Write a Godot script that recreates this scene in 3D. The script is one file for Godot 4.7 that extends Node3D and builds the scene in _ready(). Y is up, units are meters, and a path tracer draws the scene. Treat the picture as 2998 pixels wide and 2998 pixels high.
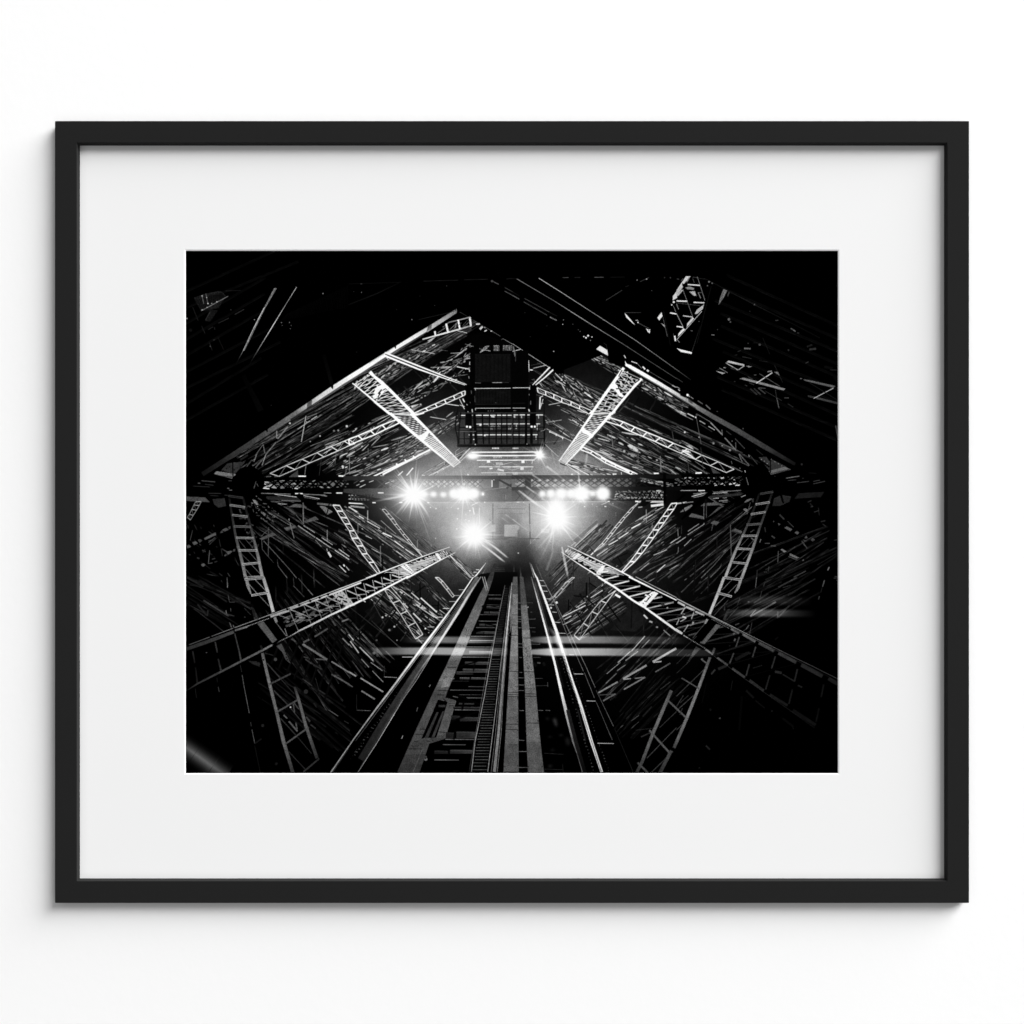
extends Node3D
# A black framed black-and-white photograph with a wide white mat, hung on a white wall.
# Sizes are real: a 20 x 16 inch print in a 71 x 61 cm frame.

const MM_PER_UNIT := 0.0002656      # metres per drawing unit (measured on the frame's front face)
const EYE := 1.3                    # camera distance from the front face of the frame
const HANG := 1.5                   # height of the picture's centre
const FACE_Z := 0.0108              # front face of the frame, measured from the wall
const MAT_Z := 0.0028               # front of the mat board
const PRINT_Z := 0.0021             # the print behind the mat

func _ready() -> void:
	camera_and_light()
	build_wall()
	build_picture()

# ------------------------------------------------------------------ camera and light
func camera_and_light() -> void:
	var cam := Camera3D.new()
	cam.name = "camera"
	cam.fov = rad_to_deg(2.0 * atan(1499.0 * MM_PER_UNIT / EYE))
	cam.near = 0.05
	cam.far = 60.0
	cam.position = Vector3(0, HANG, FACE_Z + EYE)
	add_child(cam)
	cam.current = true
	var e := Environment.new()
	e.background_mode = Environment.BG_COLOR
	e.background_color = Color(0, 0, 0)
	e.tonemap_mode = Environment.TONE_MAPPER_LINEAR
	e.tonemap_exposure = 1.18
	e.sdfgi_enabled = true
	e.ssao_enabled = true
	e.ssil_enabled = true
	var we := WorldEnvironment.new()
	we.name = "environment"
	we.environment = e
	add_child(we)
	softbox("key_softbox", Vector3(0.68, 0.82, 1.0), 20.0, Vector2(8.5, 8.5), 0.55)
	softbox("side_softbox", Vector3(2.6, 2.3, 1.0), 18.0, Vector2(12.0, 12.0), 1.45)
	softbox("front_softbox", Vector3(0.0, 0.0, 1.0), 10.0, Vector2(20.0, 19.0), 0.62)

# a studio softbox: a rectangle of even light that faces the picture
func softbox(called: String, towards: Vector3, away: float, size: Vector2, share: float) -> void:
	var l := AreaLight3D.new()
	l.name = called
	l.area_size = size
	l.light_color = Color(1, 1, 1)
	l.light_energy = share * away * away
	l.area_normalize_energy = true
	l.area_range = 40.0
	l.area_attenuation = 2.0
	l.shadow_enabled = true
	var d := towards.normalized()
	add_child(l)
	l.look_at_from_position(Vector3(0, HANG, 0) + d * away, Vector3(0, HANG, 0), Vector3.UP)

# ------------------------------------------------------------------ mesh helpers
func flat_material(c: float, rough: float, spec: float) -> StandardMaterial3D:
	var m := StandardMaterial3D.new()
	var s := Color(c, c, c).linear_to_srgb()
	m.albedo_color = s
	m.roughness = rough
	m.metallic_specular = spec
	return m

# metres at depth z of a drawing coordinate measured from the picture's centre
func at_depth(units: float, z: float) -> float:
	return units * MM_PER_UNIT * (EYE + FACE_Z - z) / EYE

func tri(st: SurfaceTool, a: Vector3, b: Vector3, c: Vector3, out: Vector3) -> void:
	# front faces run clockwise
	if (b - a).cross(c - a).dot(out) > 0.0:
		var k := b
		b = c
		c = k
	var n := (c - a).cross(b - a).normalized()
	for p in [a, b, c]:
		st.set_normal(n)
		st.set_uv(Vector2(p.x, p.y))
		st.add_vertex(p)

func quad(st: SurfaceTool, a: Vector3, b: Vector3, c: Vector3, d: Vector3, out: Vector3) -> void:
	tri(st, a, b, c, out)
	tri(st, a, c, d, out)

func box(st: SurfaceTool, lo: Vector3, hi: Vector3) -> void:
	var p := func(i: int) -> Vector3: return Vector3(hi.x if i & 1 else lo.x, hi.y if i & 2 else lo.y, hi.z if i & 4 else lo.z)
	quad(st, p.call(4), p.call(5), p.call(7), p.call(6), Vector3.BACK)
	quad(st, p.call(0), p.call(1), p.call(3), p.call(2), Vector3.FORWARD)
	quad(st, p.call(0), p.call(2), p.call(6), p.call(4), Vector3.LEFT)
	quad(st, p.call(1), p.call(3), p.call(7), p.call(5), Vector3.RIGHT)
	quad(st, p.call(0), p.call(1), p.call(5), p.call(4), Vector3.DOWN)
	quad(st, p.call(2), p.call(3), p.call(7), p.call(6), Vector3.UP)

func tool() -> SurfaceTool:
	var st := SurfaceTool.new()
	st.begin(Mesh.PRIMITIVE_TRIANGLES)
	return st

func part(called: String, st: SurfaceTool, m: Material, parent: Node3D) -> MeshInstance3D:
	var o := MeshInstance3D.new()
	o.name = called
	o.mesh = st.commit()
	o.material_override = m
	parent.add_child(o, true)
	return o

# ------------------------------------------------------------------ the wall
func build_wall() -> void:
	var st := tool()
	box(st, Vector3(-4.0, -1.5, -0.12), Vector3(4.0, 1.8, 0.0))
	var m := flat_material(0.86, 0.95, 0.0)
	var n := FastNoiseLite.new()
	n.seed = 5
	n.frequency = 0.03
	n.fractal_octaves = 4
	var t := NoiseTexture2D.new()
	t.width = 512
	t.height = 512
	t.seamless = true
	t.as_normal_map = true
	t.bump_strength = 1.2
	t.noise = n
	m.normal_enabled = true
	m.normal_texture = t
	m.normal_scale = 0.12
	m.uv1_triplanar = true
	m.uv1_scale = Vector3(6, 6, 6)
	var w := part("wall", st, m, self)
	w.position = Vector3(0, HANG, 0)
	w.set_meta("kind", "structure")
	w.set_meta("label", "plain smooth white wall behind the framed picture")
	w.set_meta("category", "wall")

# ------------------------------------------------------------------ the framed picture
const HALF_W := 1338.5
const HALF_H := 1145.0
const FACE_WIDTH := 64.0

# a rail of the frame with mitred ends, lying along +x with its outer edge at y = 0 and its inside at +y;
# profile: [inset, z] round the section
func mitred(profile: Array, half_length: float, round_by: float) -> SurfaceTool:
	var st := tool()
	var n := profile.size()
	var middle := Vector2.ZERO
	for p in profile:
		middle += Vector2(p[0], p[1]) / n
	var stations := []
	for s in 4:
		var ring := []
		for p in profile:
			var y: float = p[0]
			var x: float = half_length - maxf(y, round_by)
			if s == 0 or s == 3:
				y = maxf(y, 0.293 * round_by)
				x = half_length - y - 0.00001
			ring.append(Vector3(-x if s < 2 else x, y, p[1]))
		stations.append(ring)
	for s in 3:
		for i in n:
			var j := (i + 1) % n
			var a: Vector3 = stations[s][i]
			var b: Vector3 = stations[s][j]
			var c: Vector3 = stations[s + 1][j]
			var d: Vector3 = stations[s + 1][i]
			var mid := (a + b + c + d) / 4.0
			var edge := Vector2(profile[j][0] - profile[i][0], profile[j][1] - profile[i][1])
			var out := Vector2(edge.y, -edge.x)
			if out.dot(Vector2(profile[i][0], profile[i][1]) - middle) < 0.0:
				out = -out
			if (b - a).length() < 1e-7 and (d - c).length() < 1e-7:
				continue
			quad(st, a, b, c, d, Vector3(0, out.x, out.y))
	for s in [0, 3]:
		for i in range(1, n - 1):
			tri(st, stations[s][0], stations[s][i], stations[s][i + 1], Vector3(-1 if s == 0 else 1, -1, 0))
	return st

func ring_quads(st: SurfaceTool, a: Vector2, za: float, b: Vector2, zb: float, out_in: float, out_z: float) -> void:
	# the surface between a rectangle of half size a at depth za and one of half size b at depth zb
	var s := [Vector2(-1, -1), Vector2(1, -1), Vector2(1, 1), Vector2(-1, 1)]
	var inward := [Vector3.UP, Vector3.LEFT, Vector3.DOWN, Vector3.RIGHT]
	for i in 4:
		var p: Vector2 = s[i]
		var q: Vector2 = s[(i + 1) % 4]
		quad(st, Vector3(a.x * p.x, a.y * p.y, za), Vector3(a.x * q.x, a.y * q.y, za), Vector3(b.x * q.x, b.y * q.y, zb), Vector3(b.x * p.x, b.y * p.y, zb), inward[i] * out_in + Vector3(0, 0, out_z))

func build_picture() -> void:
	var frame := Node3D.new()
	frame.name = "framed_picture"
	frame.position = Vector3(0, HANG, 0)
	frame.set_meta("label", "black framed photograph of a lamplit steel shaft with wide white mat, hanging on white wall")
	frame.set_meta("category", "picture")
	add_child(frame)

	var black := flat_material(0.0135, 0.75, 0.15)
	var grain := NoiseTexture2D.new()
	var gn := FastNoiseLite.new()
	gn.seed = 11
	gn.frequency = 0.08
	grain.width = 256
	grain.height = 256
	grain.seamless = true
	grain.as_normal_map = true
	grain.bump_strength = 0.6
	grain.noise = gn
	black.normal_enabled = true
	black.normal_texture = grain
	black.normal_scale = 0.1
	black.uv1_triplanar = true
	black.uv1_scale = Vector3(30, 30, 30)
	var satin := flat_material(0.034, 0.8, 0.0)

	var fw := FACE_WIDTH * MM_PER_UNIT
	var slope := 0.0005
	var edge := 0.0005
	var rail_profile := [[0.0, 0.0004], [0.0, FACE_Z - edge], [edge * 0.3, FACE_Z - edge * 0.3], [edge, FACE_Z], [fw - 0.0002, FACE_Z], [fw, FACE_Z - 0.0002], [fw, MAT_Z + 0.0001], [fw - 0.006, MAT_Z + 0.0001], [fw - 0.006, 0.0004]]
	var lip_profile := [[fw + 0.00005, FACE_Z - 0.0003], [fw + slope, MAT_Z + 0.0001], [fw + 0.00005, MAT_Z + 0.0001]]
	var hw := HALF_W * MM_PER_UNIT
	var hh := HALF_H * MM_PER_UNIT
	for k in 4:
		var along := hw if k % 2 == 0 else hh
		var across := hh if k % 2 == 0 else hw
		var rail := part("frame_rail", rail_mesh(rail_profile, along), black, frame)
		rail.rotation.z = k * PI / 2
		rail.position = Vector3(0, -across, 0).rotated(Vector3.BACK, k * PI / 2)
		part("inner_lip", mitred(lip_profile, along, 0.0), satin, rail)

	# the mat board: a sheet with a window cut at a slant
	var paper := flat_material(0.775, 0.95, 0.0)
	var core := flat_material(0.86, 0.9, 0.0)
	var rim := Vector2(hw - fw + 0.005, hh - fw + 0.005)
	var open := Vector2(at_depth(958.6, MAT_Z), at_depth(768.6, MAT_Z))
	var shift := Vector3(at_depth(-0.5, MAT_Z), 0, 0)
	var open_back := open - Vector2(0.0010, 0.0010)
	var st := tool()
	ring_quads(st, rim, MAT_Z, open, MAT_Z, 0.0, 1.0)
	ring_quads(st, rim, MAT_Z - 0.0005, open_back, MAT_Z - 0.0005, 0.0, -1.0)
	ring_quads(st, rim, MAT_Z, rim, MAT_Z - 0.0005, -1.0, 0.0)
	var mat := part("mat_board", st, paper, frame)
	mat.position = shift
	mat.set_meta("label", "wide white mat board with a slanted window cut")
	st = tool()
	ring_quads(st, open, MAT_Z, open_back, MAT_Z - 0.0005, 1.0, 1.0)
	part("window_bevel", st, core, mat)

	# the print, a little larger than the window
	var print_half := Vector2(at_depth(PW * 0.5, PRINT_Z), at_depth(PH * 0.5, PRINT_Z))
	st = tool()
	for corner in [[-1, 1, 0, 0], [1, 1, 1, 0], [1, -1, 1, 1], [-1, 1, 0, 0], [1, -1, 1, 1], [-1, -1, 0, 1]]:
		st.set_normal(Vector3.BACK)
		st.set_uv(Vector2(corner[2], corner[3]))
		st.add_vertex(Vector3(corner[0] * print_half.x, corner[1] * print_half.y, PRINT_Z))
	var pm := StandardMaterial3D.new()
	pm.albedo_texture = print_texture()
	pm.albedo_color = Color(0.86, 0.86, 0.86).linear_to_srgb()
	pm.roughness = 0.95
	pm.metallic_specular = 0.0
	pm.texture_filter = BaseMaterial3D.TEXTURE_FILTER_LINEAR_WITH_MIPMAPS
	var sheet := part("photographic_print", st, pm, frame)
	sheet.position = Vector3(at_depth(-0.5, PRINT_Z), at_depth(0.5, PRINT_Z), 0)
	sheet.set_meta("label", "black and white print of tracks, lattice girders and glaring lamps")

	st = tool()
	box(st, Vector3(-rim.x, -rim.y, 0.0006), Vector3(rim.x, rim.y, PRINT_Z - 0.0002))
	part("backing_board", st, flat_material(0.3, 0.9, 0.1), frame)

func rail_mesh(profile: Array, along: float) -> SurfaceTool:
	return mitred(profile, along, 3.0 * MM_PER_UNIT)

# ------------------------------------------------------------------ the print: ink on paper, drawn with lines, areas and soft spots
const PW := 1925.0                  # size of the sheet in drawing units
const PH := 1545.0
const UNIT := 1.25                  # drawing units in a texture pixel
const TW := 1540
const TH := 1236
const Z := 4.025                    # enlargement at which the strokes were noted down
var ink := PackedFloat32Array()
var gx := 0.0                       # origin of the strokes that follow
var gy := 0.0
var gs := 1.0
var dice := RandomNumberGenerator.new()

func from(x: float, y: float, enlarged := true) -> void:
	gs = 1.0 / (UNIT * (Z if enlarged else 1.0))
	gx = (x - 536.0) / UNIT
	gy = (y - 726.0) / UNIT

# a straight stroke, its width and tone changing from end to end; tones are as the eye sees them, 0 black to 1 white; add > 0 lightens instead of covering
func stroke(x0: float, y0: float, x1: float, y1: float, w0: float, w1: float, v0: float, v1: float, soft := 0.0, add := false, ends := true) -> void:
	x0 = gx + x0 * gs
	x1 = gx + x1 * gs
	y0 = gy + y0 * gs
	y1 = gy + y1 * gs
	w0 *= gs * 0.5
	w1 *= gs * 0.5
	soft *= gs
	var dx := x1 - x0
	var dy := y1 - y0
	var len := sqrt(dx * dx + dy * dy)
	if len < 0.01:
		return
	var ux := dx / len
	var uy := dy / len
	var reach := maxf(w0, w1) + 1.0 + soft
	var steep := absf(dy) > absf(dx)
	var lo := int(floor(minf(y0, y1) - reach)) if steep else int(floor(minf(x0, x1) - reach))
	var hi := int(ceil(maxf(y0, y1) + reach)) if steep else int(ceil(maxf(x0, x1) + reach))
	lo = maxi(lo, 0)
	hi = mini(hi, (TH if steep else TW) - 1)
	var span := reach / (absf(uy) if steep else absf(ux))
	var rim := 0.5 + soft
	var tip := rim if ends else 0.5
	for p in range(lo, hi + 1):
		var q := (x0 + (p - y0) * dx / dy) if steep else (y0 + (p - x0) * dy / dx)
		var qa := maxi(int(floor(q - span)), 0)
		var qb := mini(int(ceil(q + span)), (TW if steep else TH) - 1)
		for r in range(qa, qb + 1):
			var px := (r if steep else p) - x0
			var py := (p if steep else r) - y0
			var along := px * ux + py * uy
			var c := minf(along, len - along) + tip
			if c <= 0.0:
				continue
			var t := clampf(along / len, 0.0, 1.0)
			var h := w0 + (w1 - w0) * t
			var d := h + rim - absf(px * uy - py * ux)
			if d <= 0.0:
				continue
			c = minf(c / (2.0 * tip), 1.0) * minf(d / (2.0 * rim), 1.0)
			if soft > 0.0:
				c = c * c * (3.0 - 2.0 * c)
			if h < 0.5:
				c *= 0.35 + 1.3 * h
			var i := (p * TW + r) if steep else (r * TW + p)
			var v := v0 + (v1 - v0) * t
			if add:
				ink[i] += c * v * (1.0 - minf(ink[i], 1.0))
			else:
				ink[i] += c * (v - ink[i])

# strokes of one tone: x0, y0, x1, y1, width, tone, ...
func lines(a: Array) -> void:
	for k in range(0, a.size(), 6):
		stroke(a[k], a[k + 1], a[k + 2], a[k + 3], a[k + 4], a[k + 4], a[k + 5], a[k + 5])

# a bent stroke: x, y, width, tone, ...
func bent(a: Array, soft := 0.0, add := false) -> void:
	for k in range(0, a.size() - 4, 4):
		stroke(a[k], a[k + 1], a[k + 4], a[k + 5], a[k + 2], a[k + 6], a[k + 3], a[k + 7], soft, add, false)

# an area of one tone with a little unevenness: x, y, ...
func area(v: float, a: Array, uneven := 0.0) -> void:
	var n := a.size() / 2
	var xs := PackedFloat32Array()
	var ys := PackedFloat32Array()
	var top := 1e9
	var bottom := -1e9
	for k in n:
		xs.append(gx + a[2 * k] * gs)
		ys.append(gy + a[2 * k + 1] * gs)
		top = minf(top, ys[k])
		bottom = maxf(bottom, ys[k])
	for y in range(maxi(int(top), 0), mini(int(bottom) + 1, TH - 1) + 1):
		for sub in 3:
			var yy := y - 0.333 + sub * 0.333
			var cuts := []
			for k in n:
				var j := (k + 1) % n
				if (ys[k] <= yy) != (ys[j] <= yy):
					cuts.append(xs[k] + (yy - ys[k]) / (ys[j] - ys[k]) * (xs[j] - xs[k]))
			cuts.sort()
			for m in range(0, cuts.size() - 1, 2):
				var a0: float = cuts[m]
				var a1: float = cuts[m + 1]
				for x in range(maxi(int(floor(a0)), 0), mini(int(ceil(a1)), TW - 1) + 1):
					var c := clampf(minf(x + 0.5, a1) - maxf(x - 0.5, a0), 0.0, 1.0) * (0.333 if sub == 0 else (0.5 if sub == 1 else 1.0))
					if c > 0.0:
						var i := y * TW + x
						ink[i] += c * (v + (dice.randf() - 0.5) * uneven - ink[i])

func rect(v: float, x0: float, y0: float, x1: float, y1: float, uneven := 0.0) -> void:
	area(v, [x0, y0, x1, y0, x1, y1, x0, y1], uneven)

# round spots: x, y, radius, tone, ...
func spots(a: Array) -> void:
	for k in range(0, a.size(), 4):
		var r: float = a[k + 2] * gs
		var cx: float = gx + a[k] * gs
		var cy: float = gy + a[k + 1] * gs
		for y in range(maxi(int(cy - r - 1), 0), mini(int(cy + r + 2), TH)):
			for x in range(maxi(int(cx - r - 1), 0), mini(int(cx + r + 2), TW)):
				var c := clampf(r + 0.5 - Vector2(x - cx, y - cy).length(), 0.0, 1.0) * minf(1.0, 0.4 + r)
				ink[y * TW + x] += c * (a[k + 3] - ink[y * TW + x])

# a far lattice member: a dark body between two thin lit edges with zigzag lacing, the light on it coming and going
func member(a: Vector2, b: Vector2, w: float, v: float) -> void:
	var whole := (b - a).length()
	var n := maxi(int(whole / (40.0 + 50.0 * dice.randf())), 2)
	var side := Vector2(a.y - b.y, b.x - a.x).normalized() * w * 0.5
	stroke(a.x, a.y, b.x, b.y, w * 1.3, w * 1.3, 0.02, 0.02)
	var v0 := v * dice.randf()
	var u0 := v * dice.randf() * 0.6
	for k in n:
		var p := a.lerp(b, float(k) / n)
		var q := a.lerp(b, float(k + 1) / n)
		var v1 := v * (0.25 + 0.75 * dice.randf())
		var u1 := v * (0.1 + 0.6 * dice.randf())
		stroke(p.x + side.x, p.y + side.y, q.x + side.x, q.y + side.y, 6.0, 6.0, v0, v1)
		stroke(p.x - side.x, p.y - side.y, q.x - side.x, q.y - side.y, 5.0, 5.0, u0, u1)
		if k % 2 == 0:
			stroke(p.x + side.x, p.y + side.y, q.x - side.x, q.y - side.y, 4.5, 4.5, v0 * 0.6, u1 * 0.8)
		else:
			stroke(p.x - side.x, p.y - side.y, q.x + side.x, q.y + side.y, 4.5, 4.5, u0 * 0.8, v1 * 0.6)
		v0 = v1
		u0 = u1

# broken lines along a band, in lanes: the far members of the lattice, each only a row of flecks
func flecks(x0: float, y0: float, x1: float, y1: float, h0: float, h1: float, lanes: int, n: int, l0: float, l1: float, w0: float, w1: float, v0: float, v1: float, jit := 0.05) -> void:
	var d := Vector2(x1 - x0, y1 - y0)
	var whole := d.length()
	var u := d.normalized()
	var side := Vector2(-u.y, u.x)
	var mean := l0 + (l1 - l0) / 3.0
	var gap := maxf(whole * lanes / (1.05 * n) - mean, 0.3 * mean)
	for lane in lanes:
		var s := ((lane + dice.randf()) / lanes) * 2.0 - 1.0
		var e := s + (dice.randf() - 0.5) * 0.9
		var a := Vector2(x0, y0) + side * s * h0
		var b := Vector2(x1, y1) + side * e * h1
		var bright := 0.72 + 0.28 * dice.randf()
		var broad := 0.9 + 0.7 * dice.randf()
		if jit <= 0.2 and whole > 250.0:
			var f := a.lerp(b, -0.08 + 0.4 * dice.randf() * dice.randf())
			var g := a.lerp(b, 1.08 - 0.4 * dice.randf() * dice.randf())
			member(f, g, w1 * (0.6 + 1.2 * dice.randf()), minf(v1 * 1.35, 1.0) * (0.2 + 0.8 * pow(dice.randf(), 1.2)))
		var at := dice.randf() * (gap + mean)
		while at < whole:
			var l := l0 + (l1 - l0) * pow(dice.randf(), 2.0)
			var c := a.lerp(b, clampf((at + l * 0.5) / whole, 0.0, 1.0)) + side * (dice.randf() - 0.5) * w1
			var t := (b - a).normalized().rotated((dice.randf() + dice.randf() - 1.0) * jit * 1.6) * l * 0.5
			var w := (w0 + (w1 - w0) * pow(dice.randf(), 2.0)) * broad
			var v := (v0 + (v1 - v0) * dice.randf()) * bright
			var k := t * (0.4 * (dice.randf() - 0.5))
			stroke(c.x - t.x, c.y - t.y, c.x + k.x, c.y + k.y, w * 0.55, w, v * 0.9, v)
			stroke(c.x + k.x, c.y + k.y, c.x + t.x, c.y + t.y, w, w * 0.5, v, v * 0.9)
			at += l + gap * (0.2 + 1.6 * dice.randf())

# strokes across from line A to line B: n of them, the spacing closing up by p, each leaning by skew
func hatch(ax0: float, ay0: float, ax1: float, ay1: float, bx0: float, by0: float, bx1: float, by1: float, n: int, w0: float, w1: float, v: float, skew := 0.0, p := 1.0, ragged := 0.0) -> void:
	for k in n:
		var t := 1.0 - pow(1.0 - (k + 0.5) / n, p)
		var s := 1.0 - pow(1.0 - clampf((k + 0.5 + skew) / n, 0.0, 1.0), p)
		var a := Vector2(ax0, ay0).lerp(Vector2(ax1, ay1), t)
		var b := Vector2(bx0, by0).lerp(Vector2(bx1, by1), s)
		var f0 := dice.randf() * ragged
		var f1 := 1.0 - dice.randf() * ragged
		var w := lerpf(w0, w1, t)
		var vv := v * (1.0 - ragged * 0.5 * dice.randf())
		var c := a.lerp(b, f0)
		var e := a.lerp(b, f1)
		stroke(c.x, c.y, e.x, e.y, w, w * (0.6 + 0.4 * dice.randf()), vv, vv)

# a lattice member with two chords, rungs and slanting ties: chords as x, y, ...
func ladder(a: Array, b: Array, chord: float, rung: float, v0: float, v1: float, tie := 0.0, double := false) -> void:
	var n := a.size() / 2
	for k in n:
		var t := float(k) / maxi(n - 1, 1)
		var v := lerpf(v0, v1, t)
		var nv := lerpf(v0, v1, float(k + 1) / maxi(n - 1, 1))
		if k < n - 1:
			if tie > 0.0:
				stroke(a[2 * k], a[2 * k + 1], b[2 * k + 2], b[2 * k + 3], tie, tie, v * 0.7, v * 0.7)
			stroke(a[2 * k], a[2 * k + 1], a[2 * k + 2], a[2 * k + 3], chord, chord, v, nv)
			stroke(b[2 * k], b[2 * k + 1], b[2 * k + 2], b[2 * k + 3], chord, chord, v, nv)
		stroke(a[2 * k], a[2 * k + 1], b[2 * k], b[2 * k + 1], rung, rung, v, v)
		if double:
			stroke(a[2 * k], a[2 * k + 1], b[2 * k], b[2 * k + 1], rung * 0.3, rung * 0.3, v * 0.25, v * 0.25)

# soft round tones laid down on a coarse grid: x, y, spread x, spread y, strength, ... in drawing units
func soft_layer(a: Array) -> PackedFloat32Array:
	var cw := TW / 4
	var ch := TH / 4
	var d := PackedFloat32Array()
	d.resize(cw * ch)
	for k in range(0, a.size(), 5):
		var sx: float = a[k + 2]
		var sy: float = a[k + 3]
		for y in ch:
			var py: float = (y + 0.5) * 4.0 * UNIT + 726.0 - a[k + 1]
			if absf(py) > 3.2 * sy:
				continue
			var fy: float = a[k + 4] * exp(-py * py / (2.0 * sy * sy))
			var xa := maxi(int((a[k] - 3.2 * sx - 536.0) / (4.0 * UNIT)), 0)
			var xb := mini(int((a[k] + 3.2 * sx - 536.0) / (4.0 * UNIT)), cw - 1)
			for x in range(xa, xb + 1):
				var px: float = (x + 0.5) * 4.0 * UNIT + 536.0 - a[k]
				d[y * cw + x] += fy * exp(-px * px / (2.0 * sx * sx))
	var im := Image.create_from_data(cw, ch, false, Image.FORMAT_RF, d.to_byte_array())
	im.resize(TW, TH, Image.INTERPOLATE_BILINEAR)
	return im.get_data().to_float32_array()

func screen(layer: PackedFloat32Array) -> void:
	for i in TW * TH:
		var g := layer[i]
		if g > 0.001:
			ink[i] += (1.0 - exp(-g)) * (1.0 - minf(ink[i], 1.0))

# uneven paint and grime on the steel, and the grain of the film
func wear() -> void:
	var coarse := FastNoiseLite.new()
	coarse.seed = 3
	coarse.frequency = 0.045
	coarse.fractal_octaves = 3
	var fine := FastNoiseLite.new()
	fine.seed = 8
	fine.frequency = 0.28
	fine.fractal_octaves = 2
	var c := coarse.get_image(TW, TH, false, false, false).get_data()
	var f := fine.get_image(TW, TH, false, false, false).get_data()
	for i in TW * TH:
		var v := ink[i]
		if v > 0.0:
			var n := 0.16 * (c[i] - 128) / 128.0 + 0.28 * (f[i] - 128) / 128.0
			ink[i] = v * (1.0 + n * (1.25 - minf(v, 1.0)))

func print_texture() -> ImageTexture:
	dice.seed = 20
	ink.resize(TW * TH)
	ink.fill(0.0)
	draw_far()
	draw_upper()
	draw_middle()
	draw_lower()
	wear()
	draw_lamps()
	var bytes := PackedByteArray()
	bytes.resize(TW * TH)
	for i in TW * TH:
		var v := ink[i]
		v += (dice.randf() - 0.5) * 0.1 * (v + 0.02) * (1.3 - minf(v, 1.0))
		v = clampf(v, 0.0, 1.0)
		v += 0.35 * (v * v * (3.0 - 2.0 * v) - v)
		bytes[i] = clampi(int(v * 255.0 + 0.5), 0, 255)
	var im := Image.create_from_data(TW, TH, false, Image.FORMAT_L8, bytes)
	im.convert(Image.FORMAT_RGB8)
	im.generate_mipmaps()
	return ImageTexture.create_from_image(im)

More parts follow.
